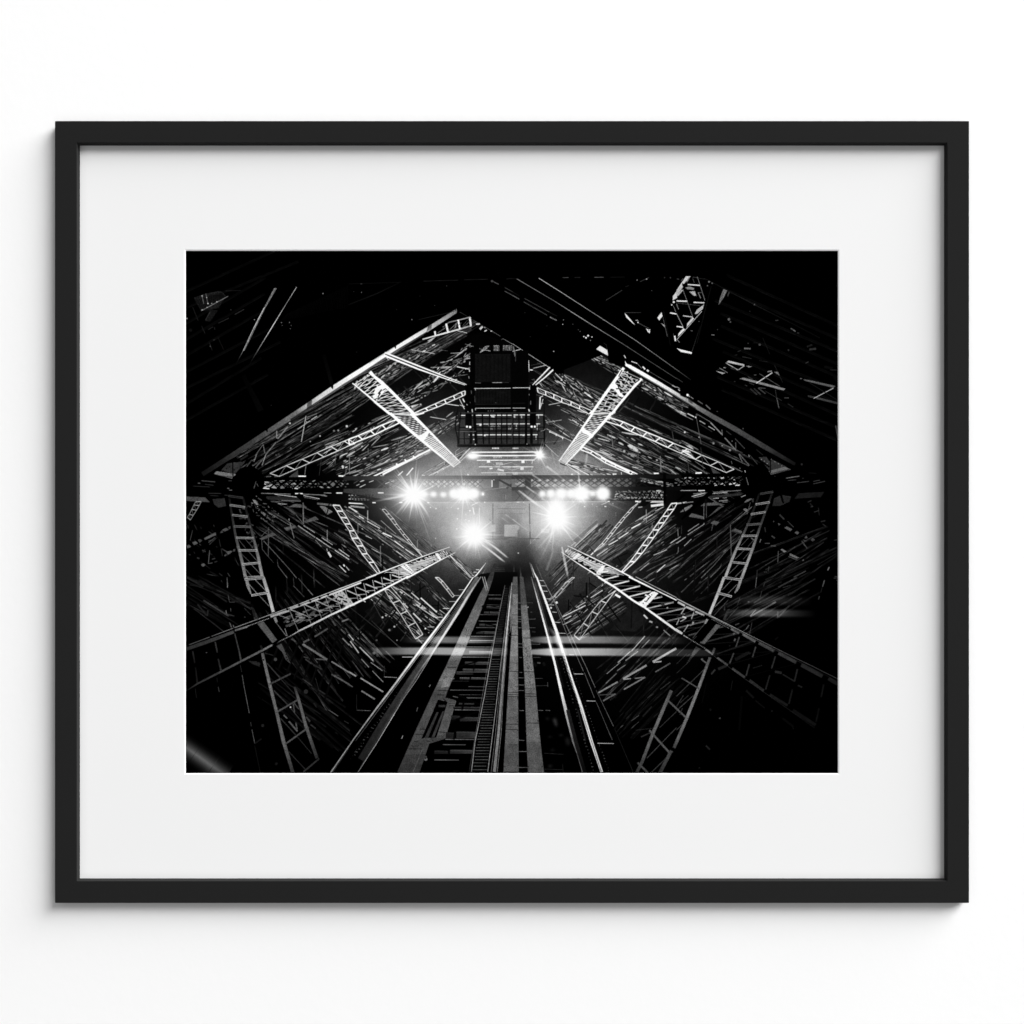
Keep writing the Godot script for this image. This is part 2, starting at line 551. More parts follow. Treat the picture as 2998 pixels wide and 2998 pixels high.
# the night air in the shaft and the far lattice, before the nearer members cover them
func draw_far() -> void:
	var air := soft_layer([
		1500, 1545, 170, 100, 0.34, 1330, 1530, 110, 90, 0.20, 1690, 1500, 120, 90, 0.22,
		1370, 1360, 110, 50, 0.30, 1660, 1360, 110, 50, 0.30, 1500, 1270, 230, 100, 0.10,
		1230, 1180, 110, 110, 0.05, 1750, 1150, 130, 110, 0.08, 1180, 1620, 150, 110, 0.04,
		1850, 1640, 170, 110, 0.05, 1300, 1760, 160, 80, 0.08, 1710, 1740, 150, 80, 0.10, 1800, 1850, 160, 120, 0.035])
	for i in TW * TH:
		ink[i] = minf(air[i], 0.55)
	# upper left: members running up to the right
	from(1020, 730)
	flecks(-1400, 2500, 1420, 900, 380, 60, 16, 420, 40, 420, 4, 9, 0.15, 0.6, 0.03)
	flecks(100, 1650, 1000, 1090, 60, 50, 4, 80, 20, 130, 8, 20, 0.4, 0.95, 0.25)
	flecks(0, 1800, 1380, 1000, 30, 30, 3, 90, 30, 160, 5, 12, 0.3, 0.8, 0.1)
	flecks(560, 1820, 1420, 1280, 100, 120, 9, 170, 20, 150, 6, 18, 0.4, 1.0, 0.4)
	flecks(900, 1500, 1440, 1130, 60, 60, 4, 60, 30, 180, 6, 16, 0.5, 1.0, 0.4)
	from(1020, 1210)
	flecks(-300, 560, 760, -60, 180, 120, 12, 300, 25, 260, 5, 22, 0.35, 1.0, 0.16)
	flecks(-60, 720, 980, 200, 160, 100, 12, 340, 25, 260, 5, 22, 0.4, 1.0, 0.14)
	flecks(100, 760, 1000, 420, 50, 40, 5, 120, 40, 260, 6, 22, 0.6, 1.0, 0.1)
	flecks(560, 500, 1260, 60, 80, 60, 8, 150, 20, 140, 4, 12, 0.4, 0.95, 0.2)
	flecks(900, 740, 1420, 430, 50, 20, 5, 40, 60, 260, 5, 9, 0.55, 0.85, 0.05)
	# upper right: running down to the right
	from(1500, 730)
	flecks(420, 1500, 2600, 2700, 120, 420, 16, 420, 40, 420, 4, 9, 0.15, 0.6, 0.03)
	flecks(900, 1220, 2000, 1880, 50, 70, 5, 150, 20, 160, 6, 18, 0.4, 0.95, 0.2)
	flecks(500, 1450, 1050, 1880, 80, 130, 9, 170, 20, 150, 6, 16, 0.4, 1.0, 0.35)
	flecks(200, 1560, 900, 1930, 90, 90, 7, 90, 20, 140, 4, 12, 0.3, 0.9, 0.35)
	from(1500, 1210)
	flecks(380, 60, 1000, 520, 40, 60, 5, 70, 30, 220, 4, 10, 0.4, 0.9, 0.1)
	flecks(700, -60, 2000, 560, 160, 200, 14, 330, 25, 260, 5, 20, 0.35, 1.0, 0.16)
	flecks(780, 300, 1800, 720, 120, 130, 12, 330, 25, 260, 5, 20, 0.35, 1.0, 0.14)
	flecks(620, 560, 1200, 740, 50, 80, 6, 80, 40, 220, 5, 16, 0.5, 0.95, 0.1)
	flecks(1040, 180, 1420, 420, 30, 20, 3, 50, 60, 200, 14, 30, 0.85, 1.0, 0.1)
	# lower left: running down to the right
	from(1020, 1210)
	flecks(0, 1160, 900, 1760, 60, 110, 11, 45, 25, 220, 4, 8.67, 0.35, 0.95, 0.08)
	flecks(-100, 1420, 700, 2000, 90, 130, 11, 37, 30, 240, 4, 8.67, 0.3, 0.9, 0.1)
	flecks(1150, 1640, 1420, 1900, 40, 60, 7, 16, 40, 240, 5, 10.115, 0.5, 0.95, 0.06)
	flecks(420, 1130, 1100, 1700, 40, 40, 6, 10, 30, 120, 3, 5.0575, 0.4, 0.7, 0.05)
	from(1020, 1690)
	flecks(200, 40, 900, 620, 130, 150, 14, 70, 20, 170, 6, 15.895, 0.3, 0.9, 0.14)
	flecks(500, 60, 1080, 480, 70, 70, 10, 40, 30, 200, 6, 15.895, 0.4, 0.95, 0.1)
	flecks(-300, 300, 420, 1050, 140, 150, 11, 18, 30, 170, 6, 11.56, 0.15, 0.6, 0.1)
	flecks(820, 0, 1180, 330, 40, 50, 7, 16, 40, 200, 5, 10.115, 0.4, 0.85, 0.06)
	area(0.13, [720, 120, 860, 60, 1110, 370, 1000, 400])
	area(0.07, [190, 400, 290, 330, 420, 500, 330, 560])
	lines([840, 60, 845, 240, 14, 0.02, 700, 240, 900, 100, 12, 0.02, 880, 340, 1050, 330, 10, 0.02, 1060, 280, 1050, 420, 14, 0.02, 130, 420, 130, 760, 16, 0.02, 0, 560, 130, 440, 14, 0.02, 60, 740, 260, 560, 12, 0.02])
	# lower right: running down to the left
	from(1500, 1210)
	flecks(1800, 1180, 900, 1760, 130, 120, 14, 59, 30, 260, 4, 8.67, 0.3, 0.9, 0.07)
	flecks(1100, 1330, 500, 1900, 60, 120, 10, 29, 40, 260, 4, 8.67, 0.35, 0.85, 0.05)
	flecks(1932, 1400, 1200, 1932, 130, 130, 12, 40, 30, 260, 4, 7.9475, 0.3, 0.85, 0.07)
	flecks(2000, 1700, 1600, 1932, 90, 120, 8, 16, 30, 200, 5, 7.9475, 0.25, 0.75, 0.1)
	from(1500, 1690)
	area(0.14, [660, 340, 720, 230, 850, 160, 880, 60, 980, 130, 860, 300, 640, 420])
	area(0.12, [1150, 620, 1400, 360, 1620, 480, 1450, 640])
	lines([870, 60, 870, 240, 14, 0.02, 720, 215, 960, 240, 12, 0.02, 660, 345, 740, 345, 10, 0.02, 900, 60, 1000, 130, 14, 0.02, 660, 260, 660, 400, 12, 0.02])
	flecks(1250, 60, 640, 520, 110, 80, 12, 64, 30, 220, 5, 11.56, 0.35, 0.95, 0.1)
	flecks(700, 0, 450, 260, 60, 40, 7, 16, 30, 180, 5, 10.115, 0.4, 0.9, 0.08)
	flecks(1300, 340, 700, 700, 90, 100, 12, 40, 25, 160, 4, 8.67, 0.25, 0.75, 0.12)
	flecks(1900, 500, 1100, 1300, 200, 250, 14, 29, 40, 260, 4, 7.225, 0.08, 0.35, 0.06)
	flecks(1900, 1200, 1300, 1800, 200, 200, 14, 16, 40, 220, 4, 7.225, 0.06, 0.3, 0.06)
	# lower edges, far left and far right
	from(540, 1690)
	flecks(1100, 300, 1900, 1300, 300, 350, 16, 32, 40, 260, 5, 11.56, 0.08, 0.38, 0.12)
	flecks(0, 100, 700, 500, 200, 250, 12, 18, 40, 220, 5, 10.115, 0.05, 0.3, 0.2)
	flecks(1000, 1200, 1900, 1900, 250, 250, 14, 18, 40, 200, 5, 10.115, 0.05, 0.25, 0.15)
	from(1980, 1690)
	flecks(1500, 0, 100, 700, 250, 300, 14, 24, 40, 240, 5, 10.115, 0.05, 0.3, 0.1)
	from(1980, 1210)
	flecks(900, 1200, 0, 1932, 260, 360, 19, 54, 40, 260, 4, 7.9475, 0.1, 0.5, 0.08)
	flecks(1800, 1500, 1000, 1932, 200, 250, 12, 16, 40, 220, 5, 8.67, 0.06, 0.3, 0.1)
	from(540, 1210)
	flecks(1000, 1200, 1932, 1800, 260, 300, 19, 54, 40, 260, 4, 7.9475, 0.12, 0.55, 0.1)
	flecks(0, 1300, 560, 1900, 250, 250, 12, 29, 25, 140, 6, 13.005, 0.08, 0.35, 0.5)
	flecks(900, 560, 1900, 60, 300, 250, 19, 40, 30, 260, 4, 6.5025, 0.12, 0.5, 0.04)
	# cross members: uprights and ties at other slopes, some lit, some only dark against the air
	from(1020, 1690)
	for k in 14:
		var x := -300.0 + k * 95.0 + dice.randf() * 60.0
		var y := 60.0 + dice.randf() * 420.0
		member(Vector2(x, y), Vector2(x - 200 - dice.randf() * 120, y + 260 + dice.randf() * 200), 12, 0.1 + 0.25 * dice.randf())
	for k in 12:
		var x := -900.0 + k * 160.0 + dice.randf() * 80.0
		var y := -300.0 + dice.randf() * 600.0
		member(Vector2(x, y), Vector2(x + 12, y + 180 + dice.randf() * 260), 9, 0.12 + 0.3 * dice.randf())
	from(1500, 1690)
	for k in 14:
		var x := 640.0 + k * 95.0 + dice.randf() * 60.0
		var y := 60.0 + dice.randf() * 420.0
		member(Vector2(x, y), Vector2(x + 200 + dice.randf() * 120, y + 260 + dice.randf() * 200), 12, 0.1 + 0.25 * dice.randf())
	for k in 12:
		var x := 700.0 + k * 160.0 + dice.randf() * 80.0
		var y := -300.0 + dice.randf() * 700.0
		member(Vector2(x, y), Vector2(x - 12, y + 180 + dice.randf() * 260), 9, 0.12 + 0.3 * dice.randf())
	from(540, 1690)
	for k in 10:
		var x := 1100.0 + k * 90.0
		member(Vector2(x, 300 + k * 40), Vector2(x - 260, 900 + k * 60), 16, 0.12)
	from(1020, 730)
	for k in 12:
		var x := 150.0 + k * 100.0
		var y := 1250.0 + dice.randf() * 900.0
		member(Vector2(x, y), Vector2(x + 90 + 60 * dice.randf(), y + 120 + 60 * dice.randf()), 8, 0.2 + 0.3 * dice.randf())
	from(1500, 730)
	for k in 12:
		var x := 500.0 + k * 110.0
		var y := 1350.0 + dice.randf() * 800.0
		member(Vector2(x, y), Vector2(x - 90 - 60 * dice.randf(), y + 120 + 60 * dice.randf()), 8, 0.2 + 0.3 * dice.randf())

func draw_upper() -> void:
	# the dark undersides on both slopes and in the gable
	from(0, 0, false)
	area(0.0, [530, 720, 2470, 720, 2470, 1000, 1860, 1000, 1640, 1086, 1616, 1088, 1345, 908, 1336, 905, 1020, 1101, 852, 1210, 585, 1386, 530, 1386])
	area(0.0, [1860, 1000, 2470, 1000, 2470, 1400, 2330, 1370, 2240, 1310, 2080, 1205, 1980, 1145, 1830, 1065, 1812, 1068, 1781, 1055, 1781, 1012])
	area(0.0, [1640, 1086, 1650, 1080, 1758, 1010, 1775, 1000, 1781, 1060, 1812, 1070, 1835, 1050, 1860, 1000])
	area(0.0, [1616, 1020, 1650, 1020, 1650, 1094, 1622, 1094])

	# faint members in the dark corners
	from(540, 730)
	for k in 9:
		var y := 200.0 + k * 190.0
		member(Vector2(0, y + 300), Vector2(900 + dice.randf() * 500, y - 250), 20, 0.11)
	from(1980, 730)
	for k in 10:
		var y := 500.0 + k * 150.0
		member(Vector2(300 + dice.randf() * 300, y - 200), Vector2(1900, y + 400), 22, 0.12)
	# upper left corner
	from(540, 730)
	area(0.13, [110, 570, 210, 530, 400, 490, 440, 500, 490, 545, 400, 690, 190, 725], 0.22)
	area(0.10, [240, 840, 300, 710, 390, 720, 300, 850], 0.16)
	hatch(115, 600, 190, 720, 430, 505, 480, 560, 9, 5, 5, 0.02, 0.0)
	hatch(120, 560, 480, 520, 170, 720, 420, 690, 14, 4, 4, 0.02, 1.5)
	lines([190, 725, 515, 548, 6, 0.6, 205, 540, 225, 640, 6, 0.5, 250, 520, 275, 650, 6, 0.5, 95, 680, 160, 840, 5, 0.2, 200, 900, 240, 990, 5, 0.22, 590, 765, 700, 705, 5, 0.35, 395, 868, 520, 808, 5, 0.3, 275, 945, 335, 910, 5, 0.3, 245, 830, 300, 735, 5, 0.3, 480, 487, 660, 482, 4, 0.25, 290, 1090, 325, 1190, 5, 0.22, 390, 1030, 460, 1180, 5, 0.15, 350, 915, 356, 945, 5, 0.25])
	spots([822, 826, 6, 0.6, 1140, 860, 7, 0.5, 1150, 895, 5, 0.4, 1235, 858, 6, 0.5, 1255, 895, 5, 0.4, 1246, 932, 5, 0.5, 1630, 518, 8, 0.5, 25, 812, 10, 0.6, 545, 710, 5, 0.4, 302, 1140, 5, 0.5, 345, 1065, 7, 0.3, 205, 545, 6, 0.8, 260, 565, 6, 0.8, 275, 635, 7, 0.9, 380, 615, 7, 0.8, 320, 635, 6, 0.7, 265, 680, 6, 0.8, 205, 710, 6, 0.8, 1020, 1835, 4, 0.3, 70, 950, 20, 0.08])
	area(0.42, [1055, 455, 1087, 455, 945, 700, 705, 1195, 690, 1190, 880, 790], 0.25)
	bent([940, 680, 9, 0.8, 810, 930, 8, 0.75, 690, 1190, 6, 0.7, 605, 1350, 3, 0.05])
	bent([1320, 440, 7, 0.85, 1190, 650, 6, 0.7, 1035, 905, 10, 0.95, 870, 1175, 6, 0.6, 765, 1350, 3, 0.1])
	hatch(1200, 760, 1930, 420, 1130, 840, 1930, 680, 40, 5, 5, 0.035)
	bent([1640, 1240, 40, 0.012, 1735, 1590, 40, 0.05])
	bent([690, 1480, 50, 0.012, 900, 1900, 70, 0.03])

	# the bright edge beam on the left slope
	from(0, 0, false)
	bent([592, 1388, 13, 0.1, 700, 1319, 14, 0.24, 790, 1260, 15, 0.34, 868, 1209, 16, 0.45, 900, 1188, 16, 0.68, 975, 1137, 17, 0.86, 1030, 1102, 17, 0.97, 1130, 1040, 17, 0.97, 1210, 989, 15, 0.92, 1262, 957, 13, 0.72, 1334, 911, 11, 0.5])
	bent([850, 1229, 4, 0.16, 900, 1196, 5, 0.25, 1000, 1130, 6, 0.4, 1060, 1092, 5, 0.35, 1160, 1027, 6, 0.35, 1250, 972, 4, 0.2])
	lines([1080, 1063, 1160, 1013, 3, 0.8, 1335, 904, 1336, 914, 2, 0.6, 1225, 935, 1330, 911, 1.2, 0.2])
	hatch(899, 1178, 913, 1169, 896, 1202, 911, 1193, 6, 1.4, 1.4, 0.12)
	hatch(1252, 956, 1264, 948, 1248, 972, 1262, 963, 5, 1.5, 1.5, 0.15)
	area(0.0, [1152, 1012, 1159, 1009, 1158, 1021])
	area(0.0, [968, 1133, 975, 1126, 974, 1139])
	area(0.0, [775, 1257, 783, 1252, 783, 1265])

	from(1020, 730)
	lines([0, 405, 620, 385, 4, 0.12, 880, 372, 1290, 360, 4, 0.25, 1360, 357, 1640, 349, 4, 0.25, 1860, 345, 1932, 342, 4, 0.3, 140, 405, 160, 404, 8, 0.35, 1700, 375, 1770, 410, 8, 0.4, 1840, 447, 1932, 498, 6, 0.35, 1840, 490, 1932, 540, 8, 0.4])
	spots([745, 824, 6, 0.6, 1155, 428, 5, 0.35, 838, 548, 4, 0.3, 1014, 658, 4, 0.3, 566, 708, 4, 0.3, 152, 504, 6, 0.4, 95, 1208, 4, 0.3, 1690, 372, 14, 0.3, 62, 496, 4, 0.3])
	bent([0, 650, 10, 0.06, 330, 520, 12, 0.1, 600, 390, 6, 0.05])
	# crooked lattice rib under the ridge
	area(0.0, [890, 1000, 1290, 740, 1420, 790, 1460, 900, 1290, 960, 1100, 1010, 880, 1060])
	bent([870, 1058, 14, 0.8, 1080, 1000, 20, 0.9, 1300, 940, 20, 0.8, 1448, 895, 18, 0.5])
	bent([1110, 918, 6, 0.4, 1180, 858, 14, 0.5, 1300, 830, 14, 0.6, 1432, 797, 16, 0.6])
	lines([1015, 960, 1024, 1015, 22, 0.9, 1150, 872, 1172, 980, 24, 0.92, 1290, 826, 1312, 940, 22, 0.95, 1428, 796, 1442, 906, 24, 0.88, 1050, 982, 1150, 915, 7, 0.55, 1180, 955, 1290, 850, 8, 0.5, 1200, 962, 1330, 862, 6, 0.4, 1340, 925, 1425, 850, 6, 0.5, 1340, 905, 1400, 832, 5, 0.4, 1280, 955, 1395, 982, 7, 0.85, 1270, 875, 1250, 930, 12, 0.5, 1110, 905, 1125, 915, 8, 0.5])
	bent([1310, 735, 4, 0.45, 1500, 850, 3, 0.25, 1690, 962, 5, 0.55, 1790, 1022, 5, 0.5])
	bent([1795, 1065, 4, 0.4, 1820, 1050, 5, 0.6, 1932, 1115, 5, 0.75])
	lines([1502, 880, 1548, 876, 18, 0.8, 1545, 940, 1580, 905, 26, 0.75, 1600, 965, 1630, 948, 14, 0.8, 1595, 915, 1612, 922, 14, 0.6, 1672, 962, 1692, 962, 12, 0.75, 1510, 1010, 1560, 1012, 14, 0.15])
	spots([1490, 1052, 9, 0.3])
	# tie of two bars across the left bay
	bent([425, 1215, 22, 0.97, 820, 1370, 20, 1.0, 1150, 1500, 14, 0.97, 1392, 1592, 9, 0.9])
	bent([430, 1252, 24, 1.0, 820, 1408, 20, 1.0, 1150, 1525, 13, 0.97, 1398, 1606, 8, 0.9])
	bent([430, 1232, 8, 0.0, 820, 1388, 10, 0.02, 1150, 1513, 6, 0.1])
	lines([440, 1262, 470, 1300, 10, 0.8, 735, 1180, 1012, 1226, 8, 0.75, 1200, 1222, 1340, 1216, 8, 0.7, 965, 1390, 1180, 1383, 7, 0.7, 1275, 1380, 1425, 1410, 12, 0.85, 830, 1130, 910, 1118, 6, 0.4, 930, 1165, 1170, 1195, 4, 0.5])
	# dark cabin between the rails
	area(0.015, [1385, 1040, 1440, 1000, 1560, 985, 1932, 1120, 1990, 1180, 1990, 1932, 1370, 1932, 1370, 1600, 1430, 1600, 1430, 1300, 1475, 1140])
	lines([1540, 1168, 1670, 1195, 8, 0.85, 1545, 1215, 1610, 1180, 8, 0.8, 1370, 1112, 1475, 1145, 6, 0.5])
	area(0.65, [1605, 1140, 1662, 1134, 1610, 1190, 1550, 1205], 0.3)
	rect(0.55, 1706, 1132, 1774, 1194, 0.4)
	rect(0.5, 1818, 1130, 1930, 1190, 0.5)
	hatch(1540, 1135, 1932, 1135, 1540, 1215, 1932, 1215, 22, 5, 5, 0.05)
	lines([1540, 1150, 1932, 1150, 4, 0.1, 1540, 1172, 1932, 1172, 4, 0.1, 1690, 1120, 1690, 1220, 24, 0.01, 1795, 1120, 1795, 1220, 32, 0.01])
	rect(0.08, 1490, 1230, 1932, 1560, 0.05)
	hatch(1500, 1240, 1930, 1240, 1500, 1550, 1930, 1550, 9, 5, 5, 0.02)
	rect(0.08, 1490, 1655, 1932, 1820, 0.06)
	hatch(1500, 1660, 1930, 1660, 1500, 1815, 1930, 1815, 12, 6, 6, 0.02)
	lines([1490, 1570, 1560, 1572, 8, 0.4, 1690, 1568, 1810, 1567, 9, 0.65, 1810, 1567, 1890, 1567, 7, 0.25, 1480, 1637, 1990, 1633, 8, 0.9, 1490, 1825, 1932, 1823, 4, 0.25, 1490, 1870, 1990, 1868, 7, 0.85, 1495, 1640, 1495, 1660, 8, 0.8, 1495, 1870, 1495, 1895, 10, 0.7, 1425, 1250, 1425, 1290, 8, 0.6, 1427, 1320, 1427, 1360, 9, 0.8, 1420, 1400, 1428, 1440, 10, 0.8, 1415, 1490, 1420, 1520, 7, 0.7, 1750, 1680, 1840, 1690, 26, 0.09, 1640, 1902, 1650, 1902, 6, 0.8, 1668, 1902, 1680, 1902, 6, 0.6, 1700, 1902, 1712, 1902, 6, 0.7, 1730, 1805, 1740, 1808, 6, 0.6, 1445, 1660, 1448, 1700, 6, 0.5, 1390, 1820, 1400, 1835, 10, 0.7, 1455, 1880, 1460, 1920, 12, 0.8, 1405, 1905, 1412, 1932, 10, 0.7, 1430, 1795, 1434, 1810, 6, 0.5, 1485, 1720, 1490, 1800, 5, 0.4])
	hatch(1570, 1745, 1710, 1745, 1570, 1770, 1710, 1770, 7, 6, 6, 0.13)
	# lattice arm to the cabin
	ladder([740, 1940, 905, 1868, 1020, 1818, 1130, 1768, 1235, 1724, 1325, 1682, 1372, 1664], [830, 1940, 935, 1898, 1045, 1858, 1150, 1812, 1255, 1766, 1345, 1726, 1372, 1712], 12, 17, 1.0, 0.85, 7)
	lines([1345, 1755, 1366, 1800, 14, 0.9, 1300, 1748, 1365, 1880, 10, 0.8, 1308, 1832, 1368, 1850, 8, 0.8, 1300, 1750, 1280, 1932, 8, 0.02, 1150, 1818, 1300, 1840, 9, 0.9])

	# right half of the top
	from(1500, 730)
	bent([50, 345, 6, 0.7, 490, 605, 5, 0.6, 700, 738, 7, 0.8, 910, 872, 8, 0.65, 1300, 1112, 5, 0.6, 1932, 1520, 5, 0.45])
	bent([310, 337, 8, 0.8, 600, 520, 7, 0.8, 870, 695, 6, 0.75, 1450, 1070, 6, 0.75, 1932, 1415, 6, 0.55, 2100, 1535, 4, 0.3])
	lines([590, 331, 660, 330, 7, 0.35, 730, 329, 800, 328, 6, 0.25, 960, 327, 1075, 327, 7, 0.4, 1150, 325, 1320, 324, 4, 0.2, 0, 345, 45, 343, 4, 0.2])
	lines([130, 615, 410, 775, 10, 0.35, 440, 795, 520, 835, 14, 0.5, 140, 575, 430, 735, 6, 0.35, 430, 735, 525, 785, 4, 0.25, 0, 540, 80, 585, 8, 0.45, 0, 500, 80, 545, 4, 0.2, 1100, 598, 1290, 480, 5, 0.4, 1330, 440, 1370, 425, 5, 0.2, 1500, 380, 1610, 328, 5, 0.35])
	hatch(130, 595, 520, 815, 110, 640, 500, 860, 24, 4, 4, 0.0)
	spots([840, 1025, 8, 0.9, 890, 1015, 12, 0.9, 865, 1040, 11, 0.95, 935, 1030, 8, 0.8, 918, 1070, 5, 0.7, 600, 828, 5, 0.6, 592, 880, 6, 0.8, 795, 965, 6, 0.5, 485, 1200, 8, 0.6, 710, 880, 6, 0.3, 775, 945, 6, 0.3, 208, 1028, 4, 0.3, 405, 900, 4, 0.3, 145, 745, 4, 0.3, 1468, 360, 7, 0.5, 1580, 348, 8, 0.6, 1640, 484, 5, 0.4, 1790, 330, 6, 0.3, 1860, 332, 6, 0.4])
	lines([1320, 743, 1515, 742, 4, 0.5, 1448, 832, 1480, 835, 7, 0.85, 1475, 862, 1610, 930, 5, 0.45, 1770, 790, 1825, 1028, 5, 0.5, 1855, 745, 1932, 760, 16, 0.88, 1895, 665, 1925, 740, 5, 0.7, 1910, 1015, 1920, 1080, 18, 0.92, 1780, 720, 1860, 1130, 4, 0.15, 1895, 990, 1905, 1050, 5, 0.4])
	area(0.88, [1320, 748, 1345, 770, 1447, 892, 1415, 870, 1340, 800])
	area(0.92, [1570, 930, 1600, 945, 1620, 940, 1618, 988, 1595, 972])
	area(0.85, [1755, 738, 1768, 785, 1728, 838, 1706, 805])
	area(0.6, [1745, 865, 1790, 890, 1797, 922])
	area(0.8, [1940, 480, 1890, 550, 1886, 600, 1940, 570])
	spots([1900, 618, 13, 0.85, 1876, 652, 9, 0.8, 1478, 858, 9, 0.85, 1605, 955, 8, 0.4])
	bent([0, 1110, 5, 0.85, 200, 1240, 6, 0.8, 430, 1388, 7, 0.8])
	area(0.86, [985, 1175, 1030, 1133, 1116, 1185, 1126, 1252], 0.08)
	lines([1075, 1100, 1112, 1130, 4, 0.3, 1105, 1130, 1118, 1185, 4, 0.3])
	bent([440, 1385, 20, 0.9, 340, 1490, 16, 0.95, 235, 1597, 10, 0.95])
	bent([480, 1415, 20, 0.9, 380, 1508, 16, 0.98, 265, 1602, 12, 0.95])
	lines([240, 1400, 400, 1362, 8, 0.75, 190, 1303, 195, 1440, 9, 0.85, 200, 1418, 240, 1418, 14, 0.85, 215, 1365, 360, 1335, 4, 0.4, 500, 1455, 590, 1545, 10, 0.8])
	# cabin, right edge
	rect(0.02, -20, 1190, 185, 1932)
	rect(0.012, 195, 1600, 275, 1932)
	lines([0, 1630, 205, 1628, 8, 0.92, 0, 1868, 150, 1868, 7, 0.9, 0, 1200, 95, 1175, 9, 0.8, 35, 1180, 35, 1320, 8, 0.3, 10, 1140, 30, 1260, 14, 0.45, 195, 1625, 200, 1650, 12, 0.8, 190, 1880, 200, 1910, 14, 0.8, 10, 1898, 45, 1898, 6, 0.6, 205, 1600, 205, 1640, 6, 0.6, 213, 1780, 213, 1830, 6, 0.7, 195, 1700, 198, 1720, 6, 0.6, 0, 1812, 150, 1810, 4, 0.2])
	ladder([290, 1626, 388, 1668, 487, 1706, 580, 1748, 690, 1790, 790, 1840, 935, 1900], [300, 1682, 392, 1718, 486, 1758, 580, 1800, 688, 1836, 790, 1880, 900, 1940], 9, 14, 0.92, 1.0, 6)
	lines([325, 1740, 320, 1882, 16, 0.92, 325, 1742, 360, 1722, 10, 0.85, 330, 1862, 360, 1760, 8, 0.8, 370, 1720, 375, 1932, 8, 0.03, 425, 1830, 580, 1800, 7, 0.85, 330, 1820, 362, 1810, 7, 0.8])
	# post and bright edge beam on the right slope
	area(0.0, [1130, 1130, 1330, 1240, 1330, 1376, 1240, 1370, 1130, 1260])
	bent([1330, 1350, 26, 1.0, 1400, 1390, 44, 1.0, 1500, 1445, 44, 1.0, 1700, 1562, 44, 0.95, 1932, 1705, 46, 0.8, 2040, 1768, 48, 0.6, 2160, 1850, 50, 0.5, 2330, 1950, 54, 0.36, 2630, 2120, 60, 0.3, 2980, 2330, 58, 0.24, 3330, 2530, 36, 0.1])
	bent([1400, 1416, 8, 0.5, 1700, 1590, 12, 0.45, 1932, 1730, 14, 0.35, 2160, 1875, 12, 0.2])
	area(1.0, [1323, 1308, 1345, 1345, 1400, 1362, 1410, 1392, 1335, 1378])
	area(0.0, [1345, 1290, 1395, 1300, 1400, 1362, 1346, 1345])
	lines([1312, 1245, 1335, 1280, 12, 0.85, 1400, 1318, 1470, 1342, 11, 0.9, 1470, 1342, 1520, 1400, 5, 0.7, 1533, 1378, 1562, 1412, 18, 0.95, 1582, 1418, 1605, 1438, 22, 0.95, 1620, 1442, 1932, 1625, 5, 0.5, 1880, 1600, 1932, 1625, 10, 0.7])
	hatch(2060, 1735, 2115, 1765, 2075, 1795, 2130, 1825, 5, 6, 6, 0.1)

	# upper right corner
	from(1980, 730)
	area(0.0, [40, 1640, 90, 1650, 105, 1745, 45, 1720])
	area(0.75, [110, 315, 168, 315, 85, 408, 75, 395, 0, 510, 0, 480])
	area(0.68, [60, 408, 78, 440, 0, 550, 0, 500])
	area(0.65, [60, 475, 82, 478, 20, 548, 0, 545])
	lines([105, 318, 0, 470, 4, 0.02, 190, 340, 210, 390, 8, 0.35, 150, 330, 120, 385, 14, 0.45, 5, 345, 30, 350, 10, 0.3, 55, 370, 80, 340, 8, 0.4])
	area(0.68, [325, 645, 312, 698, 245, 760, 213, 760, 240, 710], 0.1)
	area(0.76, [190, 795, 207, 815, 118, 918, 126, 872], 0.1)
	area(0.86, [80, 928, 102, 940, 18, 1028, 22, 990], 0.1)
	lines([300, 725, 0, 1065, 7, 0.85, 130, 412, 275, 422, 16, 0.82, 200, 622, 330, 628, 16, 0.8, 0, 605, 130, 610, 18, 0.85, 75, 780, 190, 795, 13, 0.75, 0, 906, 80, 916, 16, 0.85, 0, 630, 280, 660, 4, 0.5, 245, 320, 335, 600, 6, 0.6, 75, 470, 190, 790, 6, 0.55, 0, 755, 75, 905, 8, 0.65, 255, 505, 285, 575, 11, 0.5, 250, 505, 300, 508, 5, 0.5, 190, 325, 250, 332, 5, 0.4, 0, 640, 25, 705, 8, 0.6, 165, 955, 190, 960, 6, 0.5, 0, 1050, 35, 1095, 9, 0.5, 20, 1080, 38, 1095, 8, 0.5])
	area(0.5, [100, 450, 150, 436, 210, 455, 205, 475, 130, 470])
	area(0.62, [150, 497, 215, 490, 236, 548, 205, 546], 0.1)
	bent([410, 430, 5, 0.1, 330, 740, 5, 0.16, 240, 1110, 4, 0.15])
	bent([280, 900, 4, 0.15, 183, 1200, 5, 0.35])
	area(0.88, [0, 1163, 60, 1180, 183, 1210, 178, 1232, 50, 1206])
	area(0.42, [555, 465, 597, 485, 555, 570, 494, 656, 515, 560], 0.25)
	lines([620, 500, 603, 552, 14, 0.25, 265, 340, 345, 348, 5, 0.2, 410, 1003, 448, 1008, 7, 0.6, 720, 1205, 755, 1190, 7, 0.25, 775, 1263, 885, 1285, 7, 0.25, 975, 1308, 1075, 1325, 6, 0.18, 900, 1100, 960, 1102, 5, 0.15])
	bent([340, 345, 6, 0.15, 560, 460, 6, 0.12, 700, 535, 8, 0.14, 920, 650, 8, 0.16, 1110, 745, 8, 0.12, 1400, 890, 7, 0.08, 1690, 1042, 8, 0.07])
